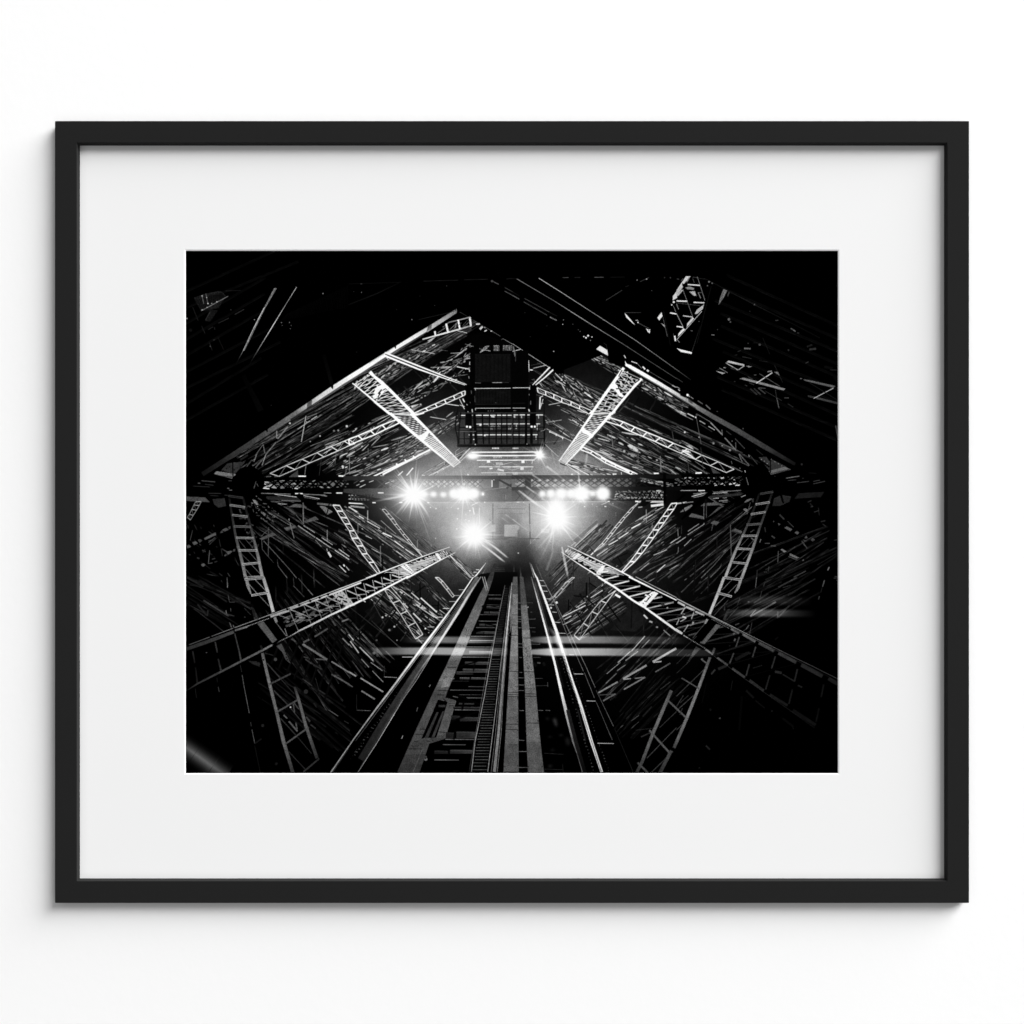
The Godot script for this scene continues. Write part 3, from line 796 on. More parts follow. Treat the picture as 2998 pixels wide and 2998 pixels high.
	spots([383, 380, 12, 0.45, 420, 396, 10, 0.35, 365, 427, 9, 0.35, 618, 823, 16, 0.42, 635, 853, 11, 0.3, 918, 648, 9, 0.35, 865, 728, 7, 0.2, 484, 943, 6, 0.3, 265, 848, 6, 0.4, 980, 1120, 14, 0.28, 1320, 1185, 11, 0.22, 845, 1105, 8, 0.25])
	lines([1165, 836, 1200, 833, 10, 0.3, 1345, 928, 1375, 945, 16, 0.35, 1375, 948, 1405, 965, 14, 0.38, 1420, 980, 1445, 986, 10, 0.28, 1535, 1145, 1600, 1122, 20, 0.14, 1565, 1178, 1645, 1168, 24, 0.22, 795, 1165, 875, 1168, 20, 0.4, 1520, 1340, 1560, 1320, 9, 0.25, 1810, 1418, 1900, 1420, 9, 0.18, 1740, 1380, 1840, 1400, 30, 0.05, 1015, 1040, 1100, 1235, 6, 0.13, 1155, 1362, 1250, 1565, 7, 0.16, 685, 1245, 715, 1243, 6, 0.25])
	area(0.68, [610, 1308, 803, 1355, 795, 1374, 588, 1330])
	lines([580, 1335, 725, 1420, 10, 0.68, 730, 1417, 802, 1368, 10, 0.68, 745, 1412, 810, 1375, 4, 0.3, 505, 1395, 602, 1452, 9, 0.5, 553, 1390, 583, 1395, 11, 0.55, 640, 1390, 685, 1410, 24, 0.2, 485, 1412, 510, 1415, 5, 0.3])
	area(0.5, [820, 1372, 895, 1376, 852, 1392])
	area(0.62, [460, 1430, 575, 1456, 540, 1470])
	area(0.5, [738, 1522, 790, 1510, 1282, 1640, 1262, 1662])
	lines([940, 1576, 1130, 1450, 12, 0.78, 955, 1578, 1140, 1456, 4, 0.1, 975, 1462, 1220, 1612, 9, 0.32, 1072, 1440, 1125, 1432, 15, 0.5, 840, 1497, 900, 1530, 8, 0.32, 912, 1478, 942, 1478, 9, 0.35, 870, 1640, 950, 1710, 16, 0.22, 912, 1636, 992, 1710, 16, 0.22, 960, 1630, 1050, 1700, 16, 0.26, 1165, 1650, 1180, 1745, 7, 0.25, 1180, 1745, 1208, 1870, 9, 0.42, 1040, 1665, 1240, 1780, 8, 0.2, 1270, 1748, 1325, 1748, 9, 0.32, 1310, 1815, 1375, 1858, 8, 0.22, 805, 1595, 835, 1610, 9, 0.25, 855, 1570, 915, 1595, 7, 0.3, 970, 1630, 1050, 1636, 10, 0.35, 675, 1555, 695, 1555, 10, 0.25])
	area(0.45, [1150, 1444, 1195, 1444, 1216, 1488])
	area(0.36, [1510, 1528, 1875, 1608, 1850, 1630, 1505, 1545])
	area(0.25, [1548, 1718, 1660, 1740, 1905, 1802, 1905, 1826, 1548, 1736])
	lines([1615, 1755, 1850, 1632, 9, 0.72, 1560, 1565, 1905, 1780, 8, 0.14, 1455, 1520, 1480, 1520, 14, 0.35, 1495, 1535, 1510, 1530, 10, 0.3, 1655, 1760, 1668, 1740, 10, 0.35, 1850, 1500, 1905, 1560, 30, 0.03, 0, 1515, 72, 1562, 6, 0.35, 0, 1615, 40, 1640, 7, 0.7, 20, 1645, 40, 1665, 12, 0.7, 165, 1735, 200, 1760, 10, 0.5, 250, 1780, 310, 1820, 12, 0.4, 345, 1830, 400, 1882, 14, 0.42, 470, 1905, 490, 1912, 8, 0.3])
	spots([130, 1714, 15, 0.92, 150, 1728, 8, 0.7])

func draw_middle() -> void:
	# lattice arm and ties on the left
	from(540, 1210)
	lines([1430, 28, 1375, 335, 11, 0.65, 1785, 450, 1770, 600, 7, 0.42, 1610, 540, 1585, 730, 5, 0.28, 1430, 605, 1415, 722, 9, 0.48, 1095, 300, 1215, 155, 17, 0.48, 1085, 205, 1085, 292, 15, 0.5, 955, 485, 1075, 340, 15, 0.42, 815, 658, 925, 535, 13, 0.36, 925, 362, 945, 470, 10, 0.4, 862, 450, 815, 570, 9, 0.5, 955, 485, 912, 612, 10, 0.55, 728, 632, 792, 545, 11, 0.3, 830, 500, 922, 368, 11, 0.38, 1080, 345, 1300, 205, 6, 0.55, 1200, 180, 1425, 45, 7, 0.55, 1440, 45, 1560, 0, 6, 0.6, 1330, 185, 1480, 85, 12, 0.6, 1490, 75, 1560, 30, 12, 0.7, 1480, 385, 1932, 205, 6, 0.55, 960, 332, 1060, 270, 5, 0.4, 1660, 660, 1900, 540, 4, 0.15, 800, 610, 806, 660, 14, 0.5, 960, 300, 1010, 262, 6, 0.35, 1430, 95, 1445, 110, 22, 0.55, 1180, 262, 1215, 255, 20, 0.3])
	spots([1240, 115, 11, 0.8, 1250, 408, 10, 0.5, 1595, 265, 9, 0.8, 1480, 330, 8, 0.6, 1080, 490, 12, 0.3, 1110, 480, 12, 0.25, 1910, 150, 14, 0.8, 1760, 205, 12, 0.5, 1810, 200, 12, 0.5])
	ladder([1932, 305, 1880, 325, 1725, 390, 1558, 462, 1382, 538, 1195, 615, 1005, 705], [2010, 355, 1955, 372, 1805, 440, 1642, 512, 1475, 582, 1298, 660, 1112, 742], 10, 12, 0.97, 0.75, 6)
	area(0.28, [1225, 750, 1335, 668, 1338, 750])
	# gusset plates
	area(0.22, [430, 670, 500, 592, 600, 575, 710, 572, 650, 650, 590, 715], 0.06)
	spots([492, 650, 7, 0.0, 530, 626, 6, 0.0, 585, 665, 6, 0.0, 620, 642, 6, 0.0, 660, 620, 6, 0.0, 455, 675, 6, 0.0])
	area(0.46, [345, 712, 375, 680, 605, 716, 570, 772], 0.06)
	hatch(365, 722, 560, 745, 362, 735, 558, 758, 14, 8, 8, 0.03)
	lines([566, 560, 570, 770, 12, 0.01, 200, 792, 360, 806, 10, 0.32, 155, 820, 185, 822, 12, 0.35, 240, 834, 340, 846, 8, 0.24, 100, 855, 300, 866, 7, 0.22, 500, 880, 525, 882, 12, 0.45, 522, 902, 562, 904, 9, 0.45, 515, 792, 555, 792, 6, 0.4, 625, 842, 640, 842, 9, 0.4, 280, 940, 430, 942, 9, 0.22, 300, 966, 400, 972, 7, 0.2, 470, 960, 680, 990, 10, 0.2, 655, 545, 745, 490, 22, 0.16])
	# the cross girder, left of the lamps
	area(0.0, [560, 760, 700, 640, 790, 610, 900, 690, 940, 755, 1900, 750, 1990, 760, 1990, 935, 900, 935, 870, 990, 700, 1000, 560, 930])
	flecks(930, 835, 1900, 835, 42, 42, 5, 120, 14, 90, 6, 18, 0.3, 0.8, 0.35)
	area(0.62, [975, 855, 1020, 832, 1110, 866, 1080, 886, 1000, 872])
	area(0.5, [1188, 822, 1255, 814, 1290, 836, 1222, 852])
	area(0.42, [1672, 818, 1720, 795, 1790, 812, 1745, 870])
	area(0.45, [1125, 868, 1160, 850, 1200, 880, 1130, 888])
	area(0.45, [1600, 880, 1640, 858, 1675, 880])
	area(0.5, [1265, 872, 1330, 845, 1345, 858, 1290, 886])
	lines([925, 880, 1003, 886, 14, 0.85, 1270, 880, 1335, 886, 12, 0.85, 938, 832, 960, 832, 10, 0.85, 1340, 880, 1375, 855, 9, 0.7, 1400, 790, 1402, 820, 8, 0.6])
	hatch(950, 786, 1880, 786, 1060, 884, 1990, 884, 10, 18, 18, 0.0)
	hatch(1060, 786, 1990, 786, 950, 884, 1880, 884, 10, 18, 18, 0.0)
	lines([900, 912, 1990, 912, 40, 0.0, 940, 770, 1990, 768, 34, 0.0])
	lines([1338, 738, 1430, 740, 16, 0.97, 1812, 735, 1890, 738, 18, 0.97, 1905, 672, 1890, 728, 8, 0.5, 815, 885, 842, 800, 8, 0.4, 848, 825, 868, 860, 7, 0.4, 960, 745, 1020, 742, 10, 0.4, 1055, 745, 1110, 742, 8, 0.5])
	# its soffit
	lines([900, 940, 1250, 950, 10, 0.5, 960, 995, 1380, 1005, 40, 0.2, 1060, 952, 1330, 985, 9, 0.75, 1400, 966, 1590, 1006, 9, 0.75, 1390, 985, 1570, 1015, 6, 0.5, 1140, 1026, 1370, 1032, 13, 0.42, 1390, 950, 1660, 962, 11, 0.5, 1100, 1062, 1210, 1070, 12, 0.55, 980, 1035, 1120, 1042, 16, 0.3, 1600, 962, 1680, 975, 12, 0.45, 1560, 1060, 1740, 1080, 24, 0.4, 1300, 943, 1392, 943, 15, 0.88, 1785, 937, 1860, 937, 15, 0.92, 1640, 935, 1730, 938, 9, 0.6])
	hatch(1000, 985, 1320, 990, 1000, 1000, 1320, 1006, 30, 4, 4, 0.05)
	area(0.36, [1225, 1102, 1290, 1066, 1400, 1075, 1445, 1112])
	area(0.3, [1175, 1100, 1240, 1122, 1318, 1180, 1292, 1194])
	area(0.42, [1585, 1088, 1650, 1094, 1745, 1160, 1680, 1195], 0.2)
	area(0.34, [1405, 1272, 1540, 1212, 1582, 1250, 1420, 1292])
	area(0.38, [1168, 1350, 1300, 1318, 1318, 1345, 1206, 1386])
	area(0.34, [880, 1475, 1040, 1403, 1078, 1430, 910, 1492])
	hatch(1200, 1375, 1310, 1342, 1206, 1384, 1316, 1350, 10, 5, 5, 0.05)
	area(0.5, [800, 1010, 830, 1025, 872, 1072, 850, 1080, 815, 1052])
	area(0.5, [897, 1170, 920, 1158, 955, 1186, 935, 1198])
	flecks(780, 1020, 1060, 1250, 70, 70, 5, 40, 14, 60, 8, 16, 0.3, 0.65, 0.6)
	bent([870, 960, 50, 0.0, 1120, 1140, 40, 0.0, 1330, 1320, 26, 0.0])
	bent([1330, 955, 56, 0.0, 1500, 1105, 44, 0.0])
	bent([1150, 1090, 18, 0.0, 1340, 1050, 16, 0.0])
	bent([1640, 990, 30, 0.0, 1720, 1030, 24, 0.0, 1940, 1400, 16, 0.0])
	lines([1395, 1050, 1400, 1305, 15, 0.42, 1384, 1050, 1388, 1300, 6, 0.0, 990, 1340, 985, 1682, 11, 0.32, 1240, 1290, 1290, 1472, 9, 0.5, 1680, 1370, 1680, 1502, 10, 0.52, 1160, 1400, 1160, 1630, 5, 0.15, 1708, 1050, 1665, 1225, 12, 0.02, 1230, 1238, 1232, 1262, 9, 0.7, 1335, 1320, 1540, 1460, 10, 0.62, 1400, 1320, 1535, 1405, 9, 0.62, 1310, 1190, 1400, 1300, 8, 0.4, 1550, 1465, 1720, 1582, 11, 0.65, 1615, 1462, 1745, 1548, 10, 0.65, 1770, 1612, 1940, 1722, 11, 0.75, 1815, 1597, 1940, 1685, 11, 0.75, 1540, 1490, 1612, 1572, 8, 0.5, 1690, 1630, 1725, 1692, 24, 0.82, 1675, 1590, 1682, 1625, 12, 0.6, 1820, 1790, 1902, 1872, 12, 0.75, 1870, 1778, 1886, 1802, 16, 0.9, 1900, 1802, 1940, 1850, 10, 0.7, 1860, 1460, 1892, 1535, 7, 0.4, 1850, 1570, 1880, 1620, 7, 0.35])
	bent([905, 1460, 8, 0.35, 915, 1600, 8, 0.35, 990, 1692, 7, 0.35, 1050, 1760, 6, 0.25])
	bent([930, 1500, 9, 0.42, 1080, 1662, 9, 0.4, 1240, 1842, 9, 0.4, 1320, 1940, 9, 0.4])
	bent([1090, 1720, 6, 0.3, 1102, 1800, 7, 0.4, 1210, 1940, 8, 0.42])
	bent([790, 1350, 5, 0.2, 900, 1450, 8, 0.35, 985, 1365, 7, 0.3])
	# left edge
	area(0.32, [17, 980, 240, 990, 297, 1046, 17, 1030], 0.06)
	lines([55, 1030, 110, 985, 4, 0.08, 150, 1030, 160, 990, 4, 0.12])
	ladder([130, 1040, 108, 1078, 84, 1130, 55, 1188, 30, 1222], [195, 1040, 172, 1085, 140, 1140, 102, 1200, 68, 1256], 8, 11, 0.58, 0.5, 6)
	area(0.2, [330, 1010, 470, 1000, 490, 1090, 400, 1110, 345, 1070], 0.06)
	area(0.36, [228, 1470, 365, 1400, 370, 1432, 240, 1492])
	area(0.34, [440, 1372, 490, 1348, 522, 1370, 470, 1392])
	area(0.3, [415, 1410, 440, 1375, 455, 1405])
	area(0.3, [512, 1340, 540, 1325, 540, 1360, 525, 1362])
	area(0.36, [88, 1522, 130, 1505, 157, 1530, 110, 1552])
	area(0.3, [155, 1490, 185, 1480, 207, 1500, 175, 1522])
	area(0.34, [20, 1560, 50, 1545, 78, 1570, 35, 1592])
	area(0.36, [190, 1782, 225, 1765, 246, 1785, 215, 1808])
	area(0.36, [490, 1632, 540, 1618, 565, 1625, 510, 1668])
	area(0.3, [570, 1605, 595, 1598, 595, 1620, 575, 1630])
	lines([280, 1522, 360, 1460, 8, 0.36, 290, 1545, 372, 1468, 8, 0.3, 280, 1500, 340, 1490, 8, 0.3, 295, 1612, 280, 1765, 8, 0.42, 275, 1768, 330, 1760, 8, 0.36, 405, 1480, 425, 1572, 6, 0.25, 92, 1375, 65, 1495, 8, 0.28, 428, 1590, 445, 1680, 6, 0.25, 205, 1610, 250, 1630, 14, 0.25, 215, 1640, 240, 1600, 10, 0.2, 145, 1700, 175, 1710, 18, 0.22, 320, 1718, 360, 1708, 10, 0.3, 350, 1752, 385, 1742, 9, 0.25, 470, 1680, 490, 1660, 16, 0.3])
	# the tall ladder on the left
	area(0.0, [505, 990, 710, 1000, 950, 1940, 690, 1940])
	flecks(650, 1050, 820, 1600, 60, 60, 4, 26, 20, 60, 8, 22, 0.2, 0.45, 0.9)
	lines([640, 1490, 720, 1590, 6, 0.4, 715, 1480, 802, 1580, 6, 0.4, 665, 1650, 780, 1762, 6, 0.4, 750, 1622, 850, 1732, 6, 0.45, 708, 1822, 802, 1932, 7, 0.45, 788, 1782, 892, 1892, 7, 0.5])
	bent([525, 1000, 24, 0.1, 555, 1180, 26, 0.16, 600, 1440, 30, 0.28, 650, 1640, 36, 0.4, 690, 1800, 38, 0.45, 718, 1940, 38, 0.5])
	bent([690, 1000, 26, 0.1, 730, 1160, 26, 0.14, 780, 1340, 28, 0.2, 815, 1480, 30, 0.36, 865, 1680, 36, 0.46, 918, 1940, 38, 0.56])
	for r in [[515, 970, 690, 995, 0.25], [530, 1078, 712, 1104, 0.55], [560, 1196, 742, 1216, 0.55], [582, 1330, 778, 1336, 0.42], [608, 1464, 812, 1468, 0.6], [638, 1612, 855, 1612, 0.62], [680, 1778, 892, 1758, 0.66], [718, 1932, 935, 1922, 0.66]]:
		lines([r[0], r[1], r[2], r[3], 26, r[4], r[0] + 6, r[1] + 1, r[2] - 6, r[3] + 1, 7, r[4] * 0.2])
	# second ladder
	ladder([1745, 1078, 1790, 1145, 1835, 1222, 1885, 1300, 1940, 1382, 1970, 1470, 2030, 1560, 2090, 1655, 2170, 1755, 2270, 1880], [1828, 1085, 1866, 1155, 1915, 1232, 1952, 1302, 2000, 1382, 2050, 1470, 2105, 1560, 2152, 1652, 2230, 1752, 2305, 1875], 11, 17, 0.85, 0.92, 6)

	# between girder and lamps: the left bright girder, the bars and the cage under the cabin
	from(1020, 1210)
	ladder([560, 72, 395, 135, 255, 200, 110, 262, 0, 305], [600, 110, 440, 185, 310, 250, 165, 305, 10, 372], 16, 16, 1.0, 1.0, 8)
	lines([620, 62, 890, -8, 20, 0.97, 640, 90, 820, 20, 7, 0.7, 400, 720, 960, 425, 22, 0.97, 300, 738, 880, 470, 18, 0.95, 560, 590, 590, 620, 20, 1.0, 660, 540, 690, 575, 18, 1.0, 760, 500, 790, 530, 16, 1.0, 940, 735, 1290, 560, 8, 0.8, 960, 738, 1240, 590, 6, 0.6, 1300, 545, 1430, 410, 9, 0.85, 1320, 560, 1450, 450, 7, 0.8, 1045, 685, 1052, 700, 10, 0.8, 1105, 645, 1120, 660, 10, 0.8, 680, 735, 760, 640, 14, 0.9, 575, 740, 640, 680, 12, 0.9, 960, 40, 1150, 72, 8, 0.8, 10, 510, 10, 700, 9, 0.5, 230, 410, 230, 470, 6, 0.5, 590, 320, 580, 440, 7, 0.35, 640, 290, 720, 360, 5, 0.3, 1130, 560, 1130, 610, 5, 0.6, 1260, 440, 1262, 500, 6, 0.6, 1265, 440, 1310, 410, 6, 0.6, 865, 730, 900, 735, 16, 1.0, 370, 735, 420, 738, 12, 0.9, 1400, 718, 1415, 722, 14, 0.9])
	from(1020, 730)
	area(0.06, [45, 1575, 250, 1440, 760, 1940, 470, 1940])
	flecks(250, 1480, 90, 1620, 30, 30, 4, 14, 30, 90, 14, 30, 0.7, 1.0, 0.3)
	hatch(250, 1450, 760, 1932, 60, 1590, 480, 1940, 13, 13, 11, 0.9, 1.2, 1.0, 0.1)
	hatch(250, 1450, 760, 1932, 60, 1590, 480, 1940, 13, 12, 10, 0.85, -1.2, 1.0, 0.1)
	area(0.97, [330, 1600, 400, 1590, 450, 1640, 330, 1780, 280, 1740])
	hatch(240, 1450, 760, 1932, 60, 1600, 480, 1940, 9, 10, 9, 0.03, 0.2)
	area(0.97, [335, 1610, 395, 1600, 425, 1630, 325, 1750, 300, 1730])
	lines([390, 1650, 350, 1700, 16, 0.1, 345, 1740, 375, 1690, 12, 0.1])
	bent([250, 1440, 44, 1.0, 300, 1495, 34, 0.98, 380, 1560, 44, 1.0, 470, 1640, 36, 1.0, 600, 1770, 36, 1.0, 770, 1940, 40, 1.0])
	bent([45, 1575, 14, 0.95, 200, 1700, 22, 1.0, 330, 1812, 28, 1.0, 490, 1940, 32, 1.0])
	bent([55, 1592, 3, 0.2, 300, 1800, 4, 0.3])
	from(1020, 1210)
	area(0.8, [490, 0, 735, 0, 1320, 575, 1240, 632])
	hatch(740, 20, 1310, 565, 530, 20, 1235, 620, 46, 16, 7, 1.0, 1.0, 1.25, 0.3)
	hatch(740, 20, 1310, 565, 530, 20, 1235, 620, 40, 9, 4, 0.12, 1.6, 1.25, 0.15)
	hatch(740, 20, 1000, 280, 530, 20, 860, 290, 9, 10, 8, 0.1, -1.5)
	area(1.0, [830, 270, 930, 200, 950, 225, 930, 260, 880, 330])
	bent([735, -2, 40, 1.0, 900, 160, 30, 1.0, 1100, 360, 20, 0.98, 1320, 576, 10, 0.85])
	bent([490, -2, 36, 1.0, 700, 180, 36, 1.0, 900, 350, 30, 1.0, 1120, 530, 20, 0.98, 1240, 632, 9, 0.85])
	# bars on the far wall behind the cage
	lines([1690, 410, 1770, 408, 16, 0.6, 1450, 456, 1990, 455, 14, 1.0, 1415, 497, 1990, 496, 16, 1.0, 1510, 551, 1990, 550, 12, 0.97, 1535, 628, 1990, 628, 9, 0.95, 1560, 698, 1990, 698, 7, 0.85, 1690, 632, 1932, 572, 12, 0.6, 1700, 600, 1932, 668, 9, 0.55, 1700, 690, 1930, 630, 9, 0.55, 1648, 555, 1650, 580, 40, 0.95, 1678, 640, 1680, 655, 38, 0.9, 1755, 655, 1830, 675, 20, 0.8])
	hatch(1690, 500, 1800, 500, 1700, 525, 1810, 525, 6, 7, 7, 0.9)
	hatch(1730, 575, 1810, 575, 1740, 605, 1820, 605, 6, 7, 7, 0.9)
	hatch(1530, 510, 1900, 510, 1545, 590, 1915, 590, 7, 4, 4, 0.5)
	hatch(1690, 402, 1775, 402, 1690, 418, 1775, 418, 5, 9, 9, 1.0)
	hatch(1750, 705, 1850, 705, 1760, 725, 1860, 725, 6, 7, 7, 0.8)
	# cage
	rect(0.2, 1300, -10, 1990, 360, 0.05)
	lines([1310, 22, 1990, 20, 11, 0.95, 1500, 125, 1990, 122, 9, 0.92, 1415, 252, 1990, 250, 11, 0.97, 1575, 256, 1615, 258, 18, 0.95, 1680, 150, 1790, 152, 8, 0.5, 1540, 130, 1565, 135, 26, 0.85, 1680, 35, 1720, 40, 16, 0.8])
	hatch(1640, 130, 1790, 130, 1650, 195, 1800, 195, 9, 6, 6, 0.75, 0.0, 1.0, 0.4)
	hatch(1880, 130, 1960, 130, 1880, 195, 1960, 195, 5, 8, 8, 0.8, 0.0, 1.0, 0.4)
	lines([1575, 0, 1590, 365, 16, 0.03, 1660, 0, 1655, 365, 14, 0.04, 1740, 0, 1738, 365, 14, 0.03, 1805, 0, 1800, 365, 12, 0.04, 1865, 0, 1865, 365, 14, 0.03, 1360, 200, 1365, 365, 12, 0.04, 1415, 0, 1412, 140, 78, 0.01, 1480, 0, 1505, 365, 34, 0.015, 1445, 160, 1440, 365, 34, 0.05, 1300, 60, 1990, 60, 10, 0.03, 1300, 165, 1990, 160, 12, 0.02, 1280, 208, 1990, 205, 14, 0.02, 1300, 298, 1990, 296, 9, 0.04, 1260, 212, 1500, 212, 5, 0.6])
	bent([1272, -10, 14, 0.02, 1258, 170, 16, 0.02, 1285, 290, 16, 0.02, 1292, 390, 14, 0.02])
	bent([1320, -10, 16, 0.02, 1300, 200, 14, 0.02, 1300, 390, 14, 0.02])
	lines([1280, 378, 1990, 376, 36, 0.05, 1290, 362, 1990, 360, 4, 0.25])
	spots([1395, 155, 13, 0.95, 1432, 160, 14, 0.95, 1475, 305, 8, 0.8, 1493, 364, 7, 0.9])

	from(1500, 1210)
	rect(0.2, -10, -10, 360, 355, 0.05)
	lines([0, 17, 370, 17, 11, 0.95, 0, 122, 325, 122, 9, 0.92, 0, 252, 295, 250, 11, 0.97, 305, 20, 308, 60, 8, 0.8, 290, 125, 292, 195, 8, 0.85, 275, 255, 277, 310, 8, 0.85, 105, 30, 108, 55, 14, 0.7, 45, 125, 47, 180, 12, 0.6, 115, 256, 140, 258, 16, 0.8, 20, 25, 25, 50, 20, 0.7])
	lines([75, 0, 78, 355, 14, 0.03, 160, 0, 158, 365, 26, 0.01, 5, 0, 8, 355, 10, 0.04, 240, 0, 240, 145, 74, 0.01, 222, 160, 222, 355, 32, 0.04, 300, 140, 300, 355, 10, 0.05, 0, 65, 200, 65, 10, 0.03, 0, 165, 380, 160, 10, 0.03, 0, 208, 380, 205, 12, 0.02, 0, 296, 370, 296, 9, 0.04, 0, 375, 378, 373, 36, 0.05, 368, 0, 378, 390, 18, 0.02])
	bent([330, 208, 6, 0.7, 370, 200, 6, 0.7, 386, 180, 6, 0.7])
	spots([225, 155, 14, 0.97, 262, 155, 13, 0.97, 40, 178, 5, 0.8, 170, 360, 5, 0.9])
	lines([0, 454, 305, 453, 13, 1.0, 0, 496, 285, 494, 15, 1.0, 0, 549, 260, 548, 11, 0.97, 0, 628, 245, 628, 9, 0.95, 0, 700, 235, 700, 7, 0.85, 122, 552, 124, 585, 38, 0.92, 110, 632, 112, 665, 40, 0.85, 235, 552, 228, 592, 8, 0.8, 232, 632, 224, 668, 7, 0.7, 165, 552, 165, 582, 6, 0.6, 0, 590, 90, 620, 10, 0.5, 0, 665, 95, 640, 10, 0.6])
	hatch(0, 402, 70, 402, 0, 418, 70, 418, 5, 9, 9, 1.0)
	hatch(0, 500, 70, 500, 0, 530, 70, 530, 5, 6, 6, 0.7)
	hatch(0, 705, 60, 705, 0, 725, 60, 725, 5, 7, 7, 0.8)
	# right bright girder
	from(1500, 730)
	area(0.06, [1310, 1390, 1525, 1520, 1165, 1940, 925, 1940])
	flecks(1410, 1470, 1060, 1950, 90, 110, 7, 60, 20, 90, 12, 26, 0.7, 1.0, 0.7)
	hatch(1310, 1400, 930, 1930, 1510, 1525, 1170, 1930, 11, 9, 9, 0.85, 1.3)
	hatch(1310, 1400, 930, 1930, 1510, 1525, 1170, 1930, 11, 9, 9, 0.8, -1.0)
	area(0.98, [1200, 1570, 1250, 1620, 1310, 1740, 1260, 1730, 1200, 1650, 1160, 1640])
	lines([1240, 1600, 1280, 1690, 12, 0.1, 1220, 1640, 1250, 1640, 12, 0.15])
	bent([1312, 1392, 34, 0.95, 1180, 1580, 36, 1.0, 1060, 1750, 34, 1.0, 925, 1942, 32, 1.0])
	bent([1522, 1520, 30, 1.0, 1410, 1640, 28, 1.0, 1260, 1820, 30, 1.0, 1165, 1942, 32, 1.0])
	lines([1290, 1420, 1250, 1495, 10, 0.15, 1470, 1555, 1500, 1530, 10, 0.2])
	from(1500, 1210)
	area(0.8, [945, -5, 1165, -5, 625, 605, 545, 560])
	hatch(940, 10, 550, 555, 1150, 10, 625, 600, 44, 16, 7, 1.0, 1.0, 1.25, 0.3)
	hatch(940, 10, 550, 555, 1150, 10, 625, 600, 38, 9, 4, 0.1, 1.6, 1.25, 0.15)
	hatch(940, 10, 800, 200, 1150, 10, 960, 230, 7, 10, 9, 0.1, -1.4)
	area(1.0, [800, 205, 830, 165, 960, 260, 935, 290, 890, 260])
	bent([945, -4, 30, 1.0, 800, 205, 22, 1.0, 690, 360, 16, 0.97, 545, 560, 9, 0.85])
	bent([1165, -4, 34, 1.0, 1000, 190, 32, 1.0, 820, 390, 22, 1.0, 622, 605, 10, 0.9])
	ladder([1140, 45, 1305, 100, 1440, 160, 1585, 222, 1740, 285, 1895, 350], [1080, 85, 1265, 145, 1395, 212, 1535, 270, 1680, 330, 1830, 400], 15, 16, 1.0, 0.95, 8)
	ladder([830, 395, 945, 445, 1110, 545, 1230, 605, 1420, 690, 1475, 718], [800, 425, 915, 468, 1090, 580, 1200, 630, 1395, 715, 1440, 735], 14, 14, 1.0, 0.95, 8)
	lines([1040, 520, 1380, 690, 18, 1.0, 640, 590, 900, 725, 10, 0.9, 640, 610, 800, 720, 8, 0.85, 1480, 360, 1480, 610, 8, 0.35, 1740, 500, 1750, 690, 14, 0.45, 1165, 250, 1185, 415, 9, 0.4, 1140, 250, 1070, 340, 6, 0.35, 1880, 210, 1900, 320, 7, 0.35, 1700, 360, 1710, 450, 5, 0.3, 1280, 690, 1285, 720, 8, 0.8, 1665, 706, 1725, 705, 16, 0.97, 1180, 715, 1225, 712, 12, 0.9, 690, 718, 710, 716, 14, 0.9, 385, 365, 540, 510, 7, 0.7, 390, 340, 600, 320, 4, 0.5, 400, 105, 580, 75, 6, 0.7, 400, 180, 700, 330, 6, 0.8, 430, 210, 600, 290, 10, 0.85, 440, 205, 440, 225, 12, 0.9, 515, 240, 515, 265, 12, 0.9, 590, 285, 590, 305, 10, 0.9])

	# right side, mirrored kinds of members
	from(1980, 1210)
	ladder([-37, 350, 128, 415, 302, 490, 490, 568, 680, 656], [-102, 400, 50, 468, 220, 540, 395, 614, 585, 696], 10, 12, 0.97, 0.8, 6)
	lines([230, 30, 290, 360, 7, 0.4, 285, 400, 322, 700, 6, 0.3, 125, 500, 150, 700, 6, 0.35, 400, 105, 535, 245, 16, 0.5, 535, 190, 540, 260, 12, 0.4, 568, 285, 698, 430, 15, 0.45, 738, 475, 858, 612, 12, 0.38, 690, 295, 805, 415, 10, 0.3, 865, 490, 955, 600, 10, 0.25, 697, 340, 700, 445, 9, 0.42, 735, 480, 775, 570, 8, 0.5, 645, 560, 655, 598, 6, 0.5, 240, 5, 400, 100, 9, 0.4, 270, 85, 340, 125, 12, 0.6, 375, 150, 450, 195, 10, 0.7, 130, 0, 210, 40, 12, 0.8, 40, 0, 195, 75, 7, 0.6, 275, 125, 420, 215, 6, 0.3, 0, 145, 130, 230, 6, 0.5, 0, 215, 210, 320, 4, 0.3, 215, 560, 340, 650, 7, 0.5, 850, 485, 858, 510, 9, 0.6, 585, 205, 645, 250, 7, 0.3, 300, 570, 310, 610, 5, 0.2, 940, 425, 1020, 490, 7, 0.2])
	spots([97, 220, 11, 0.85, 435, 350, 14, 0.5, 630, 430, 14, 0.5, 265, 280, 8, 0.6, 180, 275, 10, 0.3, 538, 380, 7, 0.6, 655, 325, 8, 0.4, 785, 178, 8, 0.35, 240, 15, 14, 0.3, 225, 45, 10, 0.8])
	area(0.28, [400, 630, 520, 706, 430, 706])
	area(0.22, [968, 518, 1060, 510, 1092, 562, 1130, 545, 1200, 580, 1292, 626, 1100, 682], 0.05)
	area(0.0, [1000, 570, 1090, 640, 1098, 625, 1010, 560])
	area(0.4, [1086, 678, 1280, 628, 1348, 662, 1115, 722], 0.05)
	hatch(1110, 702, 1330, 655, 1114, 716, 1338, 667, 14, 8, 8, 0.03)
	lines([1108, 525, 1106, 700, 12, 0.01])
